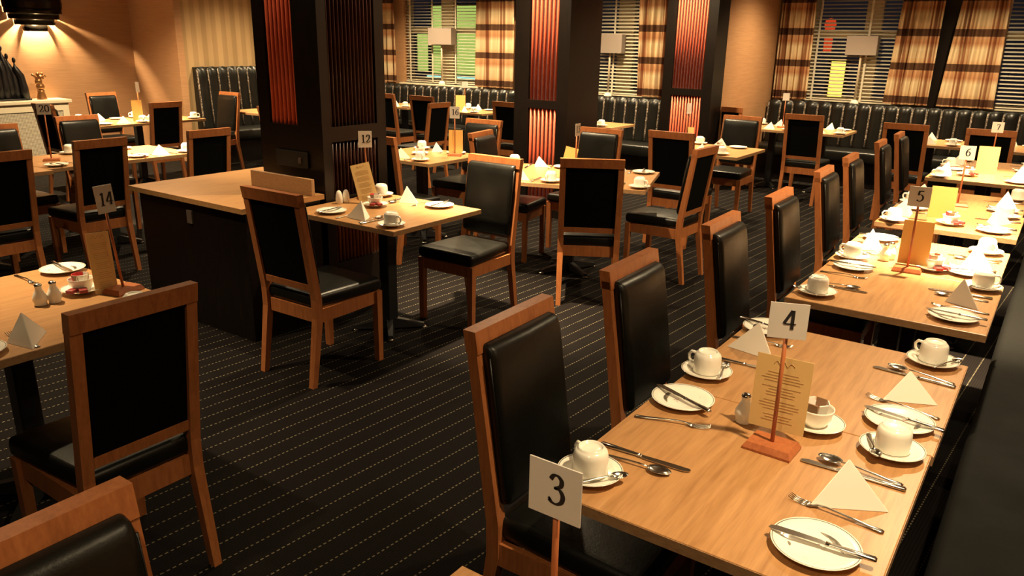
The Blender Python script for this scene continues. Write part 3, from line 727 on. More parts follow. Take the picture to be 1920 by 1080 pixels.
# number signs: broad-nib strokes give the thick and thin of a printed serif numeral
def cr(pts, n=8):
    out = []; P_ = [pts[0]]+list(pts)+[pts[-1]]
    for i in range(1, len(P_)-2):
        p0, p1, p2, p3 = P_[i-1:i+3]
        for k in range(n):
            t_ = k/n; out.append(tuple(.5*((2*p1[j])+(-p0[j]+p2[j])*t_+(2*p0[j]-5*p1[j]+4*p2[j]-p3[j])*t_*t_+(-p0[j]+3*p1[j]-3*p2[j]+p3[j])*t_**3) for j in range(2)))
    out.append(tuple(pts[-1])); return out
DIG = {  # centrelines in a 0.6 x 1 box; (smooth, points)
 '0': [(1, [(.30,.98),(.12,.82),(.07,.5),(.12,.18),(.30,.02),(.48,.18),(.53,.5),(.48,.82),(.30,.98)])],
 '1': [(0, [(.14,.84),(.31,.96)]), (0, [(.33,.97),(.33,.03)]), (0, [(.14,.02),(.50,.02)])],
 '2': [(1, [(.08,.70),(.12,.88),(.28,.98),(.46,.88),(.48,.68),(.36,.44),(.06,.08)]), (0, [(.04,.05),(.42,.05),(.53,.24)])],
 '3': [(1, [(.08,.80),(.18,.95),(.32,.97),(.45,.84),(.42,.66),(.22,.54)]), (1, [(.20,.545),(.40,.52),(.51,.34),(.46,.14),(.30,.03),(.14,.05),(.04,.14)]), (0, [(.03,.12),(.09,.17)])],
 '4': [(0, [(.36,.97),(.03,.31)]), (0, [(.02,.29),(.58,.29)]), (0, [(.41,.98),(.41,.02)])],
 '5': [(0, [(.16,.93),(.52,.95)]), (0, [(.17,.95),(.10,.56)]), (1, [(.10,.56),(.26,.62),(.44,.52),(.50,.34),(.44,.14),(.28,.03),(.12,.05),(.04,.14)]), (0, [(.20,.90),(.50,.92)])],
 '6': [(1, [(.50,.97),(.28,.85),(.12,.60),(.08,.34),(.16,.10),(.31,.02),(.46,.12),(.51,.32),(.44,.50),(.31,.57),(.14,.46)])],
 '7': [(0, [(.06,.76),(.12,.93),(.54,.93)]), (0, [(.52,.92),(.26,.02)])],
}
def number_mb(txt, h, cx, cz, y, thick=.155, thin=.062):
    mb = MB(); wtot = len(txt)*.6+(len(txt)-1)*.04; x0 = -wtot/2
    for ci, ch_ in enumerate(txt):
        ox = x0+ci*.64
        for sm, pts in DIG[ch_]:
            q = cr(pts) if sm else [pts[0], ((pts[0][0]+pts[-1][0])/2, (pts[0][1]+pts[-1][1])/2), pts[-1]] if len(pts) == 2 else pts
            vs = []
            for i, p in enumerate(q):
                a = q[max(i-1, 0)]; b = q[min(i+1, len(q)-1)]; dx, dy = b[0]-a[0], b[1]-a[1]; l_ = math.hypot(dx, dy) or 1
                nx, ny = -dy/l_, dx/l_
                hw = .5*math.sqrt((thick*nx)**2+(thin*ny)**2+1e-5)
                for s_ in (-1, 1):
                    X = cx+(ox+p[0]+s_*nx*hw)*h; Z = cz+(p[1]-.5+s_*ny*hw)*h; vs.append((X, y, Z))
            n = len(q); v2 = vs+[(a, y+.0006, c) for a, _, c in vs]; o = 2*n
            fs = []
            for i in range(n-1): fs += [(2*i, 2*i+1, 2*i+3, 2*i+2), (o+2*i, o+2*i+2, o+2*i+3, o+2*i+1), (2*i, 2*i+2, o+2*i+2, o+2*i), (2*i+1, o+2*i+1, o+2*i+3, 2*i+3)]
            fs += [(0, o, o+1, 1), (2*n-2, 2*n-1, o+2*n-1, o+2*n-2)]
            mb.add(vs and v2, fs)
    return mb
def sign(loc, rz, txt, label, tilt=0.0, card=(.088, .088), hgt=.385, base=True, numh=None, lean=0.0, crot=0.0):
    """table number stand; local -y is the side with the figure"""
    s_ = empty('table_number_stand', loc, rz, label, 'table sign', 'table number stands')
    cw, chh = card
    b = MB().prism([(-.06, -.045), (.06, -.045), (.06, .045), (-.06, .045)], 0, .006)
    b.hexa([(-.06, -.045, .006), (.06, -.045, .006), (.06, .045, .006), (-.06, .045, .006)], [(-.052, -.037, .020), (.052, -.037, .020), (.052, .037, .020), (-.052, .037, .020)])
    link('base', b.mesh('stand_base', M['signwood']), s_)
    link('pole', MB().tube([(0, 0, .018), (lean*(hgt-chh*.62), 0, hgt-chh*.62)], .0052, 12).mesh('stand_pole', M['signwood']), s_)
    z0 = hgt-chh
    c = link('card', MB().prism([(-cw/2+lean*z0, z0-lean*cw/2), (cw/2+lean*z0, z0+lean*-cw/2+0), (cw/2+lean*hgt, hgt-lean*cw/2), (-cw/2+lean*hgt, hgt-lean*cw/2)], -.0085, -.0060, 'y').mesh('sign_card', M['card']), s_)
    c.rotation_euler = (0, 0, crot)
    if txt:
        nh = numh or chh*.56
        link('number', number_mb(txt, nh, .004+lean*(z0+chh*.5), z0+chh*.54, -.0093).mesh('number_'+txt, M['black']), c)
    return s_
def menu(loc, rz, label, w_=.11, h=.20, lean=0.0, mat='menu', printed=True, rot=None):
    r = empty('menu_card', loc, rz, label, 'menu', 'tan menu cards on the tables')
    r.rotation_euler = rot or (lean, 0, rz)
    link('sheet', MB().box(-w_/2, w_/2, -.001, .001, 0, h).mesh('menu_sheet', M[mat]), r)
    if printed:
        mb = MB(); rnd = random.Random(int(h*1000)+int(abs(loc[0])*100)); z = h-.022
        q = cr([(-.026, 0), (-.018, .010), (-.008, -.002), (0, .009), (.008, -.002), (.016, .008), (.026, .002)], 5)
        mb.tube([(a, -.0014, z+b) for a, b in q], .0007, 4)
        z -= .022; k = 0
        while z > .016:
            l_ = w_*(.22+.16*rnd.random()); 
            if k % 5 != 4: mb.box(-l_, l_, -.0016, -.00105, z, z+.0016)
            z -= .0075; k += 1
        link('print', mb.mesh('menu_print', M['faint']), r)
    return r

# ------------------------------------------------------------------ place settings
def R2(deg): a = math.radians(deg); return Vector((math.cos(a), math.sin(a), 0))
TN = {}
def item(kind, name, p, deg, label, cat, group, z=TH, rot=None):
    return spawn(kind, name, (p.x, p.y, z+.0004), math.radians(deg), label, cat, group, rot)
def place(ex, ey, look, where, level=2, skip='', jit=1.0, seed=0, small=False, cup_hd=None):
    """a laid place: (ex, ey) = middle of the place at the table edge, look = degrees the sitter faces"""
    rnd = random.Random(seed or int(1000*abs(ex)+77*abs(ey)+look)); u = R2(look); r = R2(look-90); o = Vector((ex, ey, 0))
    J = lambda s_=.012: (rnd.random()-.5)*2*s_*jit
    K_ = .84 if small else 1.0
    P_ = lambda a, b: o+u*(a+J())+r*(b*K_+J())
    w_ = where
    if 'c' not in skip:
        c = P_(.085, .285); item('saucer', 'saucer', c, rnd.random()*360, 'white saucer %s' % w_, 'saucer', 'saucers')
        hd_ = cup_hd if cup_hd is not None else look+180+rnd.choice((-50, -20, 30, 60))
        item('cup', 'cup', c, hd_, 'white upturned cup %s' % w_, 'cup', 'upturned cups on saucers', TH+.0078)
        if level >= 2:
            d = look+rnd.choice((-40, 10, 150)); ts = c+R2(d+90)*.052-R2(d)*.055
            item('teaspoon', 'teaspoon', ts, d, 'teaspoon on saucer %s' % w_, 'teaspoon', 'teaspoons on saucers', TH+.0155)
    if 'p' not in skip:
        c = P_(.115, -.215); item('plate', 'side_plate', c, look+rnd.random()*60, 'white side plate %s' % w_, 'plate', 'side plates')
        if level >= 1:
            d = look+180+rnd.uniform(-14, 14)
            k0 = c+R2(d)*-.115+R2(d+90)*rnd.uniform(-.02, .02)
            item('bknife', 'butter_knife', k0 if False else c-R2(d+180)*.11, d+180, 'butter knife on plate %s' % w_, 'knife', 'butter knives on side plates', TH+.0172)
    if level >= 1:
        if 'k' not in skip: item('knife', 'table_knife', P_(.015, .138), look+rnd.uniform(-4, 4), 'table knife %s' % w_, 'knife', 'table knives')
        if 'f' not in skip: item('fork', 'fork', P_(.02, -.075), look+rnd.uniform(-5, 5), 'fork %s' % w_, 'fork', 'forks')
        if 's' not in skip: item('spoon', 'dessert_spoon', P_(.030, .100), look+rnd.uniform(1, 5), 'dessert spoon %s' % w_, 'spoon', 'dessert spoons')
    if 'n' not in skip:
        item('napkin_small' if small else 'napkin', 'napkin', P_(.085, .02), look+rnd.uniform(-25, 25)+(rnd.choice((0, 40, -40))), 'white folded napkin %s' % w_, 'napkin', 'folded napkins')
def P2(x, y): return Vector((x, y, 0))
def cruet(c, deg, where, egg=False, only=2):
    for k in range(only):
        p = c+R2(deg)*(.048*k); item('shaker_egg' if egg else 'shaker', 'salt_shaker' if k == 0 else 'pepper_pot', p, 0,
            ('white %s shaker %s, %s of the pair' % ('rounded' if egg else 'waisted china', where, 'first' if k == 0 else 'second')), 'shaker', 'salt and pepper shakers')
def sugar(c, where, red=2, jam=True):
    item('saucer', 'bowl_saucer', c, 0, 'white saucer under the sugar bowl %s' % where, 'saucer', 'saucers under sugar bowls')
    item('bowl', 'sugar_bowl', c, 0, 'white sugar bowl full of paper sachets %s' % where, 'bowl', 'sugar bowls', TH+.0078)
    rnd = random.Random(int(abs(c.x*100)+abs(c.y*37))); ks = ['s_white', 's_brown', 's_white']+['s_red']*red+['s_brown', 's_white']
    for i, k in enumerate(ks):
        a = i*360/len(ks)+20; q = c+R2(a)*.018
        col = {'s_red': 'red', 's_white': 'white', 's_brown': 'brown'}[k]
        spawn(k, 'sugar_sachet', (q.x, q.y, TH+.024), math.radians(a), '%s sachet in sugar bowl %s' % (col, where), 'sachet', '%s sachets in the sugar bowl %s' % (col, where), rot=(0, math.radians(12), math.radians(a)))
    if jam:
        for i in range(2):
            q = c+R2(-60+i*38)*.0595; item('jam', 'jam_portion', q, -60+i*38, 'dark red jam portion %s, %s' % (where, ('first', 'second')[i]), 'jam portion', 'jam portions', TH+.0162)

# table four, placed item by item
W = 'on table four'
def cupset(c, hd_, where, ts=None):
    item('saucer', 'saucer', c, 0, 'white saucer %s' % where, 'saucer', 'saucers')
    item('cup', 'cup', c, hd_, 'white upturned cup %s' % where, 'cup', 'upturned cups on saucers', TH+.0078)
    if ts is not None:
        q = c+R2(ts)*.047-R2(ts+90)*.06
        item('teaspoon', 'teaspoon', q, ts+90, 'teaspoon %s' % where, 'teaspoon', 'teaspoons on saucers', TH+.0155)
cupset(P2(-.757, 1.412), 150, 'at the near left corner of table four', -40)
cupset(P2(-.764, 2.135), 165, 'at the middle left of table four by the join', 10)
cupset(P2(-.211, 1.958), 100, 'at the bench side of table four in front of the leafy plate', 200)
cupset(P2(-.219, 2.662), 150, 'at the far right corner of table four', -30)
def pl(c, a, kdeg, where, off=0.0):
    item('plate', 'side_plate', c, a, 'white side plate with leaf pattern %s' % where, 'plate', 'side plates')
    q = c-R2(kdeg)*.112+R2(kdeg+90)*off
    item('bknife', 'butter_knife', q, kdeg, 'butter knife across the side plate %s' % where, 'knife', 'butter knives on side plates', TH+.0172)
pl(P2(-.258, 1.443), 5, 183, 'nearest the viewer on table four', .0)
pl(P2(-.226, 2.143), -40, 170, 'behind the cup at the bench side of table four')
pl(P2(-.745, 1.913), 150, 158, 'at the left edge of table four', .01)
pl(P2(-.737, 2.640), 150, -10, 'half hidden behind the number four sign')
item('knife', 'table_knife', P2(-.149, 1.790), 181, 'table knife beside the large napkin at the bench side of table four', 'knife', 'table knives')
item('spoon', 'dessert_spoon', P2(-.158, 1.802), 174, 'dessert spoon crossing the knife behind the large napkin on table four', 'spoon', 'dessert spoons', TH+.0035)
item('knife', 'table_knife', P2(-.132, 2.497), 175, 'table knife below the far right cup of table four', 'knife', 'table knives')
item('spoon', 'dessert_spoon', P2(-.137, 2.512), 170, 'dessert spoon lying on the knife near the far right cup of table four', 'spoon', 'dessert spoons', TH+.0035)
item('knife', 'table_knife', P2(-.810, 1.560), 2, 'table knife pointing away from the near left cup of table four', 'knife', 'table knives')
item('spoon', 'dessert_spoon', P2(-.800, 1.515), 3, 'dessert spoon next to the near left cup of table four', 'spoon', 'dessert spoons')
item('knife', 'table_knife', P2(-.800, 2.275), 4, 'table knife between the left cup and napkin of table four', 'knife', 'table knives')
item('fork', 'fork', P2(-.157, 1.586), 175, 'fork between the large napkin and nearest plate of table four', 'fork', 'forks')
item('fork', 'fork', P2(-.140, 2.235), 168, 'fork above the leafy plate at the bench side of table four', 'fork', 'forks')
item('fork', 'fork', P2(-.812, 1.750), 16, 'fork in front of the left edge plate of table four', 'fork', 'forks')
item('fork', 'fork', P2(-.815, 2.50), 5, 'fork poking out beside the left napkin of table four', 'fork', 'forks')
def nap(a, b, label, flip=1, kind='napkin'):
    """napkin whose front fold runs from a to b"""
    d = b-a; deg = math.degrees(math.atan2(d.y, d.x))-90
    mid = (a+b)/2; item(kind, 'napkin', mid, deg+(180 if flip > 0 else 0), label, 'napkin', 'folded napkins')
nap(P2(-.307, 1.595), P2(-.168, 1.674), 'large white triangular napkin in front of the crossed knife and spoon', 1)
nap(P2(-.285, 2.275), P2(-.165, 2.33), 'white triangular napkin sagging at the bench side, far half of table four', 1, 'napkin_small')
nap(P2(-.795, 2.403), P2(-.635, 2.370), 'white triangular napkin left of the number four sign', 1)
sign((-.459, 1.80, TH+.0004), math.radians(-2), '4', 'wooden stand holding the number four card', crot=math.radians(22))
menu((-.472, 1.865, TH+.0205), math.radians(3), 'tan menu card propped behind the pole of the number four stand', .138, .195, math.radians(-5), 'menu')
sugar(P2(-.405, 1.985), 'behind the tan menu of table four', 1, False)
cruet(P2(-.565, 1.900), 60, 'beside the tan menu of table four')
# table three
s3 = at(1033, 925, 1.082)
sign((s3.x+.005, s3.y+.01, TH+.0004), math.radians(0), '3', 'wooden stand holding the number three card, nearest sign')
# table five
for a, e in (((XT[1]+.022, 3.42), 'near bench-side place of table five'), ((XT[1]-.005, 4.13), 'far bench-side place of table five')): place(a[0], a[1], 180, 'at the '+e, 2)
place(XT[0]+.015, 3.47, 0, 'at the near chair-side place of table five', 2, 'n')
place(XT[0], 4.17, 0, 'at the far chair-side place of table five', 2)
s5 = at(1700, 508, TH); sign((s5.x, s5.y, TH+.0004), math.radians(4), '5', 'wooden stand holding the number five card', card=(.088, .088))
menu((s5.x+.01, s5.y+.052, TH+.0205), math.radians(3), 'bright yellow menu card behind the number five pole', .125, .20, math.radians(-5), 'menu_yellow', False)
sugar(P2(s5.x+.09, s5.y+.09), 'beside the bright menu of table five', 2)
cruet(P2(s5.x-.12, s5.y+.13), 70, 'beside the bright menu of table five')
# tables 6 and 7
for T_, (ya, yb), nm in ((6, (5.2, 5.9), 'table six'), (7, (7.25, 7.95), 'table seven')):
    place(XT[1], ya, 180, 'at the near bench-side place of '+nm, 1, 's'); place(XT[1], yb, 180, 'at the far bench-side place of '+nm, 1, 's')
    place(XT[0]-.005-(.03 if T_ == 7 else 0), ya, 0, 'at the near chair-side place of '+nm, 1, 's'); place(XT[0]-.005-(.03 if T_ == 7 else 0), yb, 0, 'at the far chair-side place of '+nm, 1, 's')
s6 = at(1783, 352, TH); sign((-.50, 5.72, TH+.0004), math.radians(8), '6', 'wooden stand holding the number six card')
menu((-.535, 5.22, TH+.0005), math.radians(5), 'yellow menu card standing above the jam dish behind sign five', .135, .185, math.radians(-6), 'menu_yellow', False)
sugar(P2(-.46, 5.04), 'in front of the yellow menu of table six', 2)
sign((-.50, 7.86, TH+.0004), math.radians(8), '7', 'wooden stand holding the number seven card')
menu((-.495, 7.42, TH+.0005), math.radians(8), 'yellow menu card below the number seven sign', .15, .22, math.radians(-6), 'menu_yellow', False)
sugar(P2(-.60, 7.20), 'in front of the menu of table seven', 2)
# table twelve
place(-3.17, 2.893, 90, 'at the sideboard side of table twelve', 2, '', .6, 5, False, 0)
place(-3.23, 3.645, -90, 'at the far side of table twelve', 2, '', .6, 6)
sign((-3.53, 3.44, TH+.0004), math.radians(52), '12', 'wooden stand holding the number twelve card against the near pillar', card=(.082, .10), numh=.048, hgt=.42)
menu((-3.40, 3.33, TH+.0138), 0, 'tan menu card leaning backwards below the number twelve sign', .115, .235, rot=(math.radians(-14), math.radians(-13), math.radians(46)))
sugar(P2(-3.32, 3.30), 'on table twelve', 2)
cruet(P2(-3.545, 3.22), 78, 'beside the pillar on table twelve', True)
# table fourteen
place(-2.53, 1.10, 180, 'at the chair-back side of table fourteen', 1, 'sn', .5, 3)
n14 = at(75, 638, TH); item('napkin', 'napkin', n14, 232, 'white folded napkin standing edge-on on table fourteen', 'napkin', 'folded napkins')
place(-3.465, 1.27, 0, 'at the far side of table fourteen', 1, 'sn', .5, 4)
sign((-2.90, 1.50, TH+.0004), math.radians(102), '14', 'wooden stand holding the number fourteen card', card=(.078, .105), numh=.05, hgt=.42, lean=-.09)
m14 = at(201, 548, TH)
menu((m14.x, m14.y, TH+.0008), 0, 'tall tan menu card with curled top under the number fourteen sign', .085, .235, rot=(math.radians(-7), math.radians(1), math.radians(85)))
b14 = at(155, 548, TH); sugar(P2(b14.x, b14.y), 'with red sachets on table fourteen', 3)
c14 = at(77, 572, TH); cruet(P2(c14.x, c14.y), 82, 'near the standing napkin on table fourteen')
# table 13 (turned)
def on13(dx, dy): return rotp(c13[0], c13[1], dx, dy, ang13)
for dx, dy, lk, nm, sd in ((.32, -.44, 90, 'near right place', 11), (-.32, -.44, 90, 'near left place', 12), (.32, .44, -90, 'far right place', 13), (-.32, .44, -90, 'far left place', 14)):
    q = on13(dx, dy); place(q[0], q[1], lk+math.degrees(ang13), 'at the %s of the turned middle table' % nm, 1, 's', .8, sd, True)
q = on13(.02, .02); sign((q[0], q[1], TH+.0004), math.radians(95), '13', 'narrow edge-on table number stand beyond a black chair back', card=(.08, .09))
menu((q[0]-.10, q[1]+.03, TH+.0008), 0, 'pale yellow menu card tilted above a black chair back', .10, .20, mat='menu_yellow', printed=False, rot=(math.radians(-8), math.radians(14), math.radians(40)))
cruet(P2(q[0]+.03, q[1]+.10), 20, 'on the turned middle table')
# table sixteen
place(-4.60, 4.79, 90, 'at the near side of table sixteen', 1, 's', .6, 21, True); place(-4.60, 5.52, -90, 'at the far side of table sixteen', 1, 's', .6, 22, True)
s16 = at(853, 292, TH); sign((s16.x, s16.y, TH+.0004), math.radians(30), '16', 'wooden stand holding the number sixteen card', card=(.085, .10), hgt=.42, numh=.05)
menu((s16.x-.055, s16.y+.078, TH+.0005), math.radians(34), 'yellow menu card behind the number sixteen pole', .125, .21, math.radians(-4), 'menu_yellow', False)
sugar(P2(-4.62, 5.16), 'on table sixteen', 1)
# table 17
place(-2.81, 6.93, 90, 'near side of the table by red slats', 0, '', .6, 31, True); place(-2.81, 7.72, -90, 'far side of the table by red slats', 0, '', .6, 32, True)
sign((-3.07, 7.34, TH+.0004), math.radians(82), '', 'thin table number stand in front of the far red slats', card=(.085, .10), hgt=.42)
menu((-2.99, 7.28, TH+.0008), 0, 'thin tan menu card in front of the far red slats', .09, .20, mat='menu', printed=False, rot=(math.radians(-10), math.radians(6), math.radians(72)))
sugar(P2(-2.72, 7.33), 'on the table by the red slats', 1)
# window tables
for (ex, ey, lk, nm) in ((-3.02, 9.62, 90, 'left of the whole black chair back'), (-2.42, 9.62, 90, 'right of the whole black chair back'), (-3.02, 10.32, -90, 'bench side, by the lamp window, left end'), (-2.42, 10.32, -90, 'bench side, by the lamp window, right end'),
                         (-1.2, 9.30, 90, 'on the table beyond the row'), (-.48, 9.30, 90, 'on the far right table'), (-1.2, 10.0, -90, 'bench side, table beyond the row'), (-.48, 10.0, -90, 'bench side of the far right table'),
                         (-7.10, 8.72, 90, 'on the table by the green window'), (-7.10, 9.38, -90, 'bench side of the table by the green window'), (-8.40, 8.72, 90, 'on the half hidden table by the green window'),
                         (-4.88, 8.40, 90, 'on the table behind the middle pillar'), (-8.62, 6.95, 180, 'on the table by the left tufted bench')):
    place(ex, ey, lk, nm if nm.startswith(('on', 'left', 'right', 'bench')) else 'on '+nm, 0, '', .8, 0, True)
sign((-2.92, 9.98, TH+.0004), math.radians(30), '', 'small table number stand in front of the corner curtain', card=(.08, .09), hgt=.42)
menu((-2.80, 9.90, TH+.0008), 0, 'small tan menu card left of the whole black chair back', .10, .18, mat='menu', printed=False, rot=(math.radians(-10), math.radians(8), math.radians(30)))
sign((-7.26, 9.10, TH+.0004), math.radians(35), '', 'small table number stand in front of the green window blind', card=(.085, .09), hgt=.40)
menu((-7.27, 9.01, TH+.0008), 0, 'yellow menu card in front of the tufted bench by the green window', .14, .21, mat='menu_yellow', printed=False, rot=(math.radians(-6), 0, math.radians(35)))
# left tables
s20 = at(97, 301, TH); sign((s20.x, s20.y, TH+.0004), math.radians(62), '20', 'wooden stand holding the number twenty card', card=(.095, .085), hgt=.44, numh=.055)
for (ex, ey, lk, nm, sd) in ((-6.02, 2.30, 180, 'room side of table twenty', 41), (-6.10, 3.02, 180, 'near side of the glaring lit table', 42), (-6.10, 3.66, 180, 'near far corner of the glaring lit table', 43), (-6.85, 3.45, 0, 'wall side of the glaring lit table', 44), (-6.80, 2.30, 0, 'wall side of table twenty', 45)):
    place(ex, ey, lk, 'on the '+nm, 1, 's', .8, sd, True)
for (ex, ey, lk, nm, sd) in ((-8.62, 4.75, 180, 'near left of the tan wall table', 51), (-8.62, 5.42, 180, 'near right of the tan wall table', 52), (-9.35, 4.8, 0, 'wall side left of the tan wall table', 53), (-9.35, 5.45, 0, 'wall side right of the tan wall table', 54)):
    place(ex, ey, lk, 'on the '+nm, 0, '', .8, sd, True)
sign((-8.90, 5.08, TH+.0004), math.radians(122), '', 'thin table number stand against the tan wall corner', card=(.08, .12), hgt=.44)
menu((-8.84, 5.02, TH+.0008), 0, 'tall yellow menu card under the sign against the tan wall', .11, .24, mat='menu_yellow', printed=False, rot=(math.radians(-5), 0, math.radians(66)))

# ------------------------------------------------------------------ benches (banquettes) with fluted backs
def bench(A, B, depth, zt, label, roll=.165, mat='leather_seat', seatz=.46, fluted=True):
    """bench along A->B (world xy); the wall is on the left of that direction"""
    A = Vector((*A, 0)); B = Vector((*B, 0)); d = (B-A); L_ = d.length; deg = math.atan2(d.y, d.x)
    r = empty('banquette', (A.x, A.y, 0), deg, label, 'bench', 'black leather banquettes along the walls')
    # local: x along, y toward the wall (0 = seat front, depth = wall)
    link('plinth', MB().box(.02, L_-.02, .06, depth-.02, 0, .30).mesh('bench_plinth', M['darkwood']), r)
    link('seat', MB().box(0, L_, 0, depth-.14, .30, seatz, .035).mesh('bench_seat', M[mat]), r)
    n = max(1, round(L_/roll)); sub = 8; vs = []; fs = []
    zs = [seatz-.02, seatz+.02]+[seatz+(zt-seatz)*k/6 for k in range(1, 6)]+[zt-.05, zt-.02, zt-.004, zt]
    def yb(z): return depth-.15+.05*(z-seatz)/(zt-seatz)
    for z in zs:
        e = 0.0 if z < zt-.03 else {0: 0}.get(0, 0)+max(0, (z-(zt-.05)))**1*.9
        for i in range(n*sub+1):
            ph = i/sub; b_ = abs(math.sin(PI*ph))**.75 if fluted else .8
            vs.append((L_*i/(n*sub), yb(z)-.055*b_+e*b_, z-(0 if z < zt-.03 else (1-b_)*.025)))
    k = n*sub+1
    for j in range(len(zs)-1):
        for i in range(k-1): fs.append((j*k+i, j*k+i+1, (j+1)*k+i+1, (j+1)*k+i))
    o = len(vs); top = len(zs)-1
    for i in range(k): vs.append((L_*i/(n*sub), depth-.005, zt-.01))
    for i in range(k): vs.append((L_*i/(n*sub), depth-.005, seatz-.02))
    for i in range(k-1): fs += [(top*k+i, top*k+i+1, o+i+1, o+i), (o+i, o+i+1, o+k+i+1, o+k+i), (o+k+i, o+k+i+1, i+1, i)]
    fs += [tuple([j*k for j in range(len(zs))]+[o, o+k])[::-1], tuple([j*k+k-1 for j in range(len(zs))]+[o+k-1, o+2*k-1])]
    bk = link('backrest', MB().add(vs, fs, True).mesh('bench_back', M[mat]), r)
    if fluted:
        sm_ = MB()
        for i in range(n+1):
            x = L_*i/n; w2 = .013
            pts = [(yb(z)-.010-(.0 if z < zt-.03 else -.012), z-(0 if z < zt-.03 else .024)) for z in (seatz+.01, seatz+.2*(zt-seatz), seatz+.6*(zt-seatz), zt-.06, zt-.02)]
            sm_.tube([(x, a_, b_) for a_, b_ in pts], w2, 8)
        link('seam_strip', sm_.mesh('bench_seam_strip', M['seam']), bk)
    return r
bench((-9.75, WF-.73), (-4.14, WF-.73), .60, 1.02, 'fluted black leather bench under the green window')
bench((-3.46, BAY-.73), (.98, BAY-.73), .60, 1.02, 'fluted black leather bench running along the far bay windows')
# left wall: wall on the left of direction pointing +y means bench in front is at +x
bench((STEPX+.60, 6.60), (STEPX+.60, 9.2), .60, 1.30, 'tall fluted black leather bench on the striped left wall')
# row bench beside the long row (its back rises behind the camera side); direction towards -y keeps the wall at +x
bench((-.09, 9.0), (-.09, -1.6), .62, 1.0, 'plain black leather bench running beside the long row of tables', .5, 'bench_plain', fluted=False)

# ------------------------------------------------------------------ radiator cover shelf on the left wall with figures
x0, x1, y0, y1 = WL+.01, WL+.36, 2.6, 5.22
rc = empty('radiator_cover', ((x0+x1)/2, (y0+y1)/2, 0), 0, 'cream radiator cover with mesh front along the left wall', 'radiator cover')
L = Matrix.Translation((-(x0+x1)/2, -(y0+y1)/2, 0))
link('shelf', MB().box(x0, x1+.03, y0-.03, y1+.04, .835, .88, .008).xf(L).mesh('cover_shelf', M['ledge']), rc)
fb = MB().box(x0, x1, y0, y1, .0, .07).box(x1-.025, x1, y0, y1, .74, .835)
for y in (y0, (y0+y1)/2-.04, y1-.08): fb.box(x1-.025, x1, y, y+.08, .07, .74)
fb.box(x0, x1-.025, y0, y0+.02, .07, .835).box(x0, x1-.025, y1-.02, y1, .07, .835)
link('frame', fb.xf(L).mesh('cover_frame', M['ledge']), rc)
link('mesh_front', MB().box(x1-.02, x1-.012, y0+.03, y1-.03, .07, .74).xf(L).mesh('cover_mesh', M['grille']), rc)
# dark carved group of slender figures
fg = MB(); rnd = random.Random(3)
for k in range(8):
    y = -.25+k*.072; x = rnd.uniform(-.03, .03); h = (.60, .66, .56, .69, .60, .66, .55, .50)[k]; d_ = (.35-k*.05)*.0
    yt = y*.80-.02
    fg.tube([(x, y, 0), (x, y*.98, h*.3), (x, y*.92, h*.6), (x, yt, h*.78), (x, yt, h*.85), (x, yt, h*.91)], [.056, .050, .044, .036, .014, .008], 12)
    fg.blob(x, yt, h*.91+.035, .022, .021, .036)
fg.box(-.07, .07, -.31, .31, -.0, .02, .004)
tag(link('figure_sculpture', fg.mesh('figure_sculpture', M['ebony']), None, (WL+.19, 4.52, .8805)), 'dark carved sculpture of slender figures in a row on the shelf', 'sculpture')
st = empty('figurine', (WL+.19, 4.98, .8805), 0, 'small brown bronze figurine of rounded shapes on the shelf', 'figurine')
link('pedestal', MB().lathe([(0, 0), (.062, 0), (.058, .02), (.040, .09), (.044, .115), (0, .115)], 20).mesh('figurine_base', M['bronze']), st)
fb = MB().blob(0, 0, .16, .05, .05, .05).blob(0, -.012, .225, .042, .045, .042).blob(0, .02, .275, .035, .04, .035)
fb.tube([(0, -.01, .24), (0, -.06, .30), (0, -.085, .315)], [.018, .016, .012], 8).tube([(0, .02, .26), (0, .06, .30), (0, .085, .285)], [.018, .016, .012], 8).blob(0, -.01, .315, .022, .024, .026).blob(0, .04, .315, .018, .02, .022)
link('body', fb.mesh('figurine_body', M['bronze']), st)

# ------------------------------------------------------------------ stepped wall lamps
def sconce(x, y, z, deg, label, watts=60, sc_=1.0):
    """half-round terraced lamp: each ring is narrower than the one above, light falls through the steps"""
    r = empty('wall_lamp', (x, y, z), math.radians(deg), label, 'wall lamp', 'dark stepped wall lamps')
    rings = [(.36, .02, .26), (.347, -.045, .034), (.308, -.115, -.030), (.246, -.185, -.100), (.152, -.262, -.170)]
    for R_, z0, z1 in rings:
        mb = MB(); R_ *= sc_; mb.lathe([(R_, z0*sc_), (R_+.006, (z0*.7+z1*.3)*sc_), (R_+.004, z1*sc_), (R_-.004, z1*sc_), (R_-.005, z0*sc_), (R_, z0*sc_)], 36, 0, 0, 0, -PI/2, PI/2)
        mb.v = [(v[0]*.55, v[1], v[2]) for v in mb.v]
        link('shade_ring', mb.mesh('sconce_ring', M['sconce']), r)
    link('back_plate', MB().box(0, .010, -.06, .06, -.10, .18).mesh('sconce_plate', M['sconce']), r)
    link('bulb', MB().blob(.06, 0, .02, .020, .020, .03).mesh('sconce_bulb', M['bulb']), r)
    l = bpy.data.lights.new('wall_lamp_light', 'POINT'); l.energy = watts; l.color = WARM; l.shadow_soft_size = .022
    o = bpy.data.objects.new('wall_lamp_light', l); C.objects.link(o); o.parent = r; o.location = (.10, 0, .0)
    return r
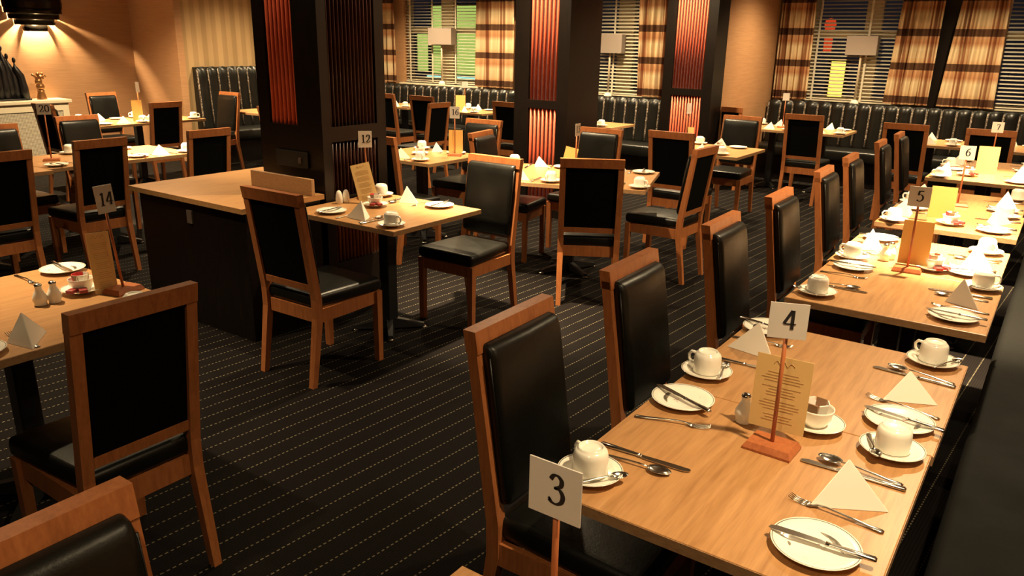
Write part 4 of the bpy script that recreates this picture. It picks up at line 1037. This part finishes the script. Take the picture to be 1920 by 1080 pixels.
sconce(WL+.005, 5.12, 1.985, 0, 'dark stepped half-round wall lamp above the radiator cover', 46)
sconce(STEPX+.005, 8.78, 1.98, 0, 'dark stepped wall lamp hidden behind the near pillar', 22)
sconce(-6.66, WF-.035, 2.12, -90, 'dark stepped wall lamp between the lit curtain and middle pillar', 9, .62)
struct('trim_2', MB().box(-6.90, -6.45, WF-.03, WF, 1.0, CEIL), M['grey'])

# ------------------------------------------------------------------ unlit table lamps standing on the sills
def sill_lamp(x, y, z, label, shade_z, sw=.22, sh=.24, square=True):
    r = empty('table_lamp', (x, y, z), 0, label, 'lamp', 'unlit lamps on the window sills')
    link('base', MB().lathe([(0, 0), (.055, 0), (.055, .012), (.045, .04), (.02, .055), (0, .055)], 24).mesh('lamp_base', M['china']), r)
    h = shade_z-z
    link('column', MB().tube([(0, 0, .05), (0, 0, h+.05)], .014, 16).mesh('lamp_column', M['glasslamp']), r)
    if square: mb = MB().box(-sw, sw, -.055, .055, h, h+sh, .004)
    else: mb = MB().lathe([(.10*1.0, h), (.105, h+sh), (.10, h+sh), (.095, h), (.10, h)], 32)
    link('shade', mb.mesh('lamp_shade', M['shade']), r)
sill_lamp(-8.38, WF-.035, 1.0305, 'unlit lamp with square beige shade before the green lit blind', 1.64, .24, .25)
sill_lamp(-5.36, WF-.035, 1.0005, 'unlit lamp with beige shade beside the middle pillar', 1.58, .20, .25)
sill_lamp(-2.40, BAY-.035, 1.0005, 'unlit lamp with pale shade before the amber lit blind', 1.62, .19, .24)

# ------------------------------------------------------------------ downlight fittings in the ceiling, one also at the added fill light
ring = MB().lathe([(.038, 0), (.055, 0), (.057, .006), (.040, .012), (.038, 0)], 24).mesh('downlight_ring', M['steel'])
lens = MB().lathe([(0, .008), (.037, .008)], 20).mesh('downlight_lens', M['lamp_on'])
for i, (x, y, *_r) in enumerate(DOWN):
    d = empty('ceiling_downlight', (x, y, CEIL-.013), 0, 'small recessed downlight in the ceiling', 'downlight', 'recessed ceiling downlights')
    link('ring', ring, d); link('lens', lens, d)
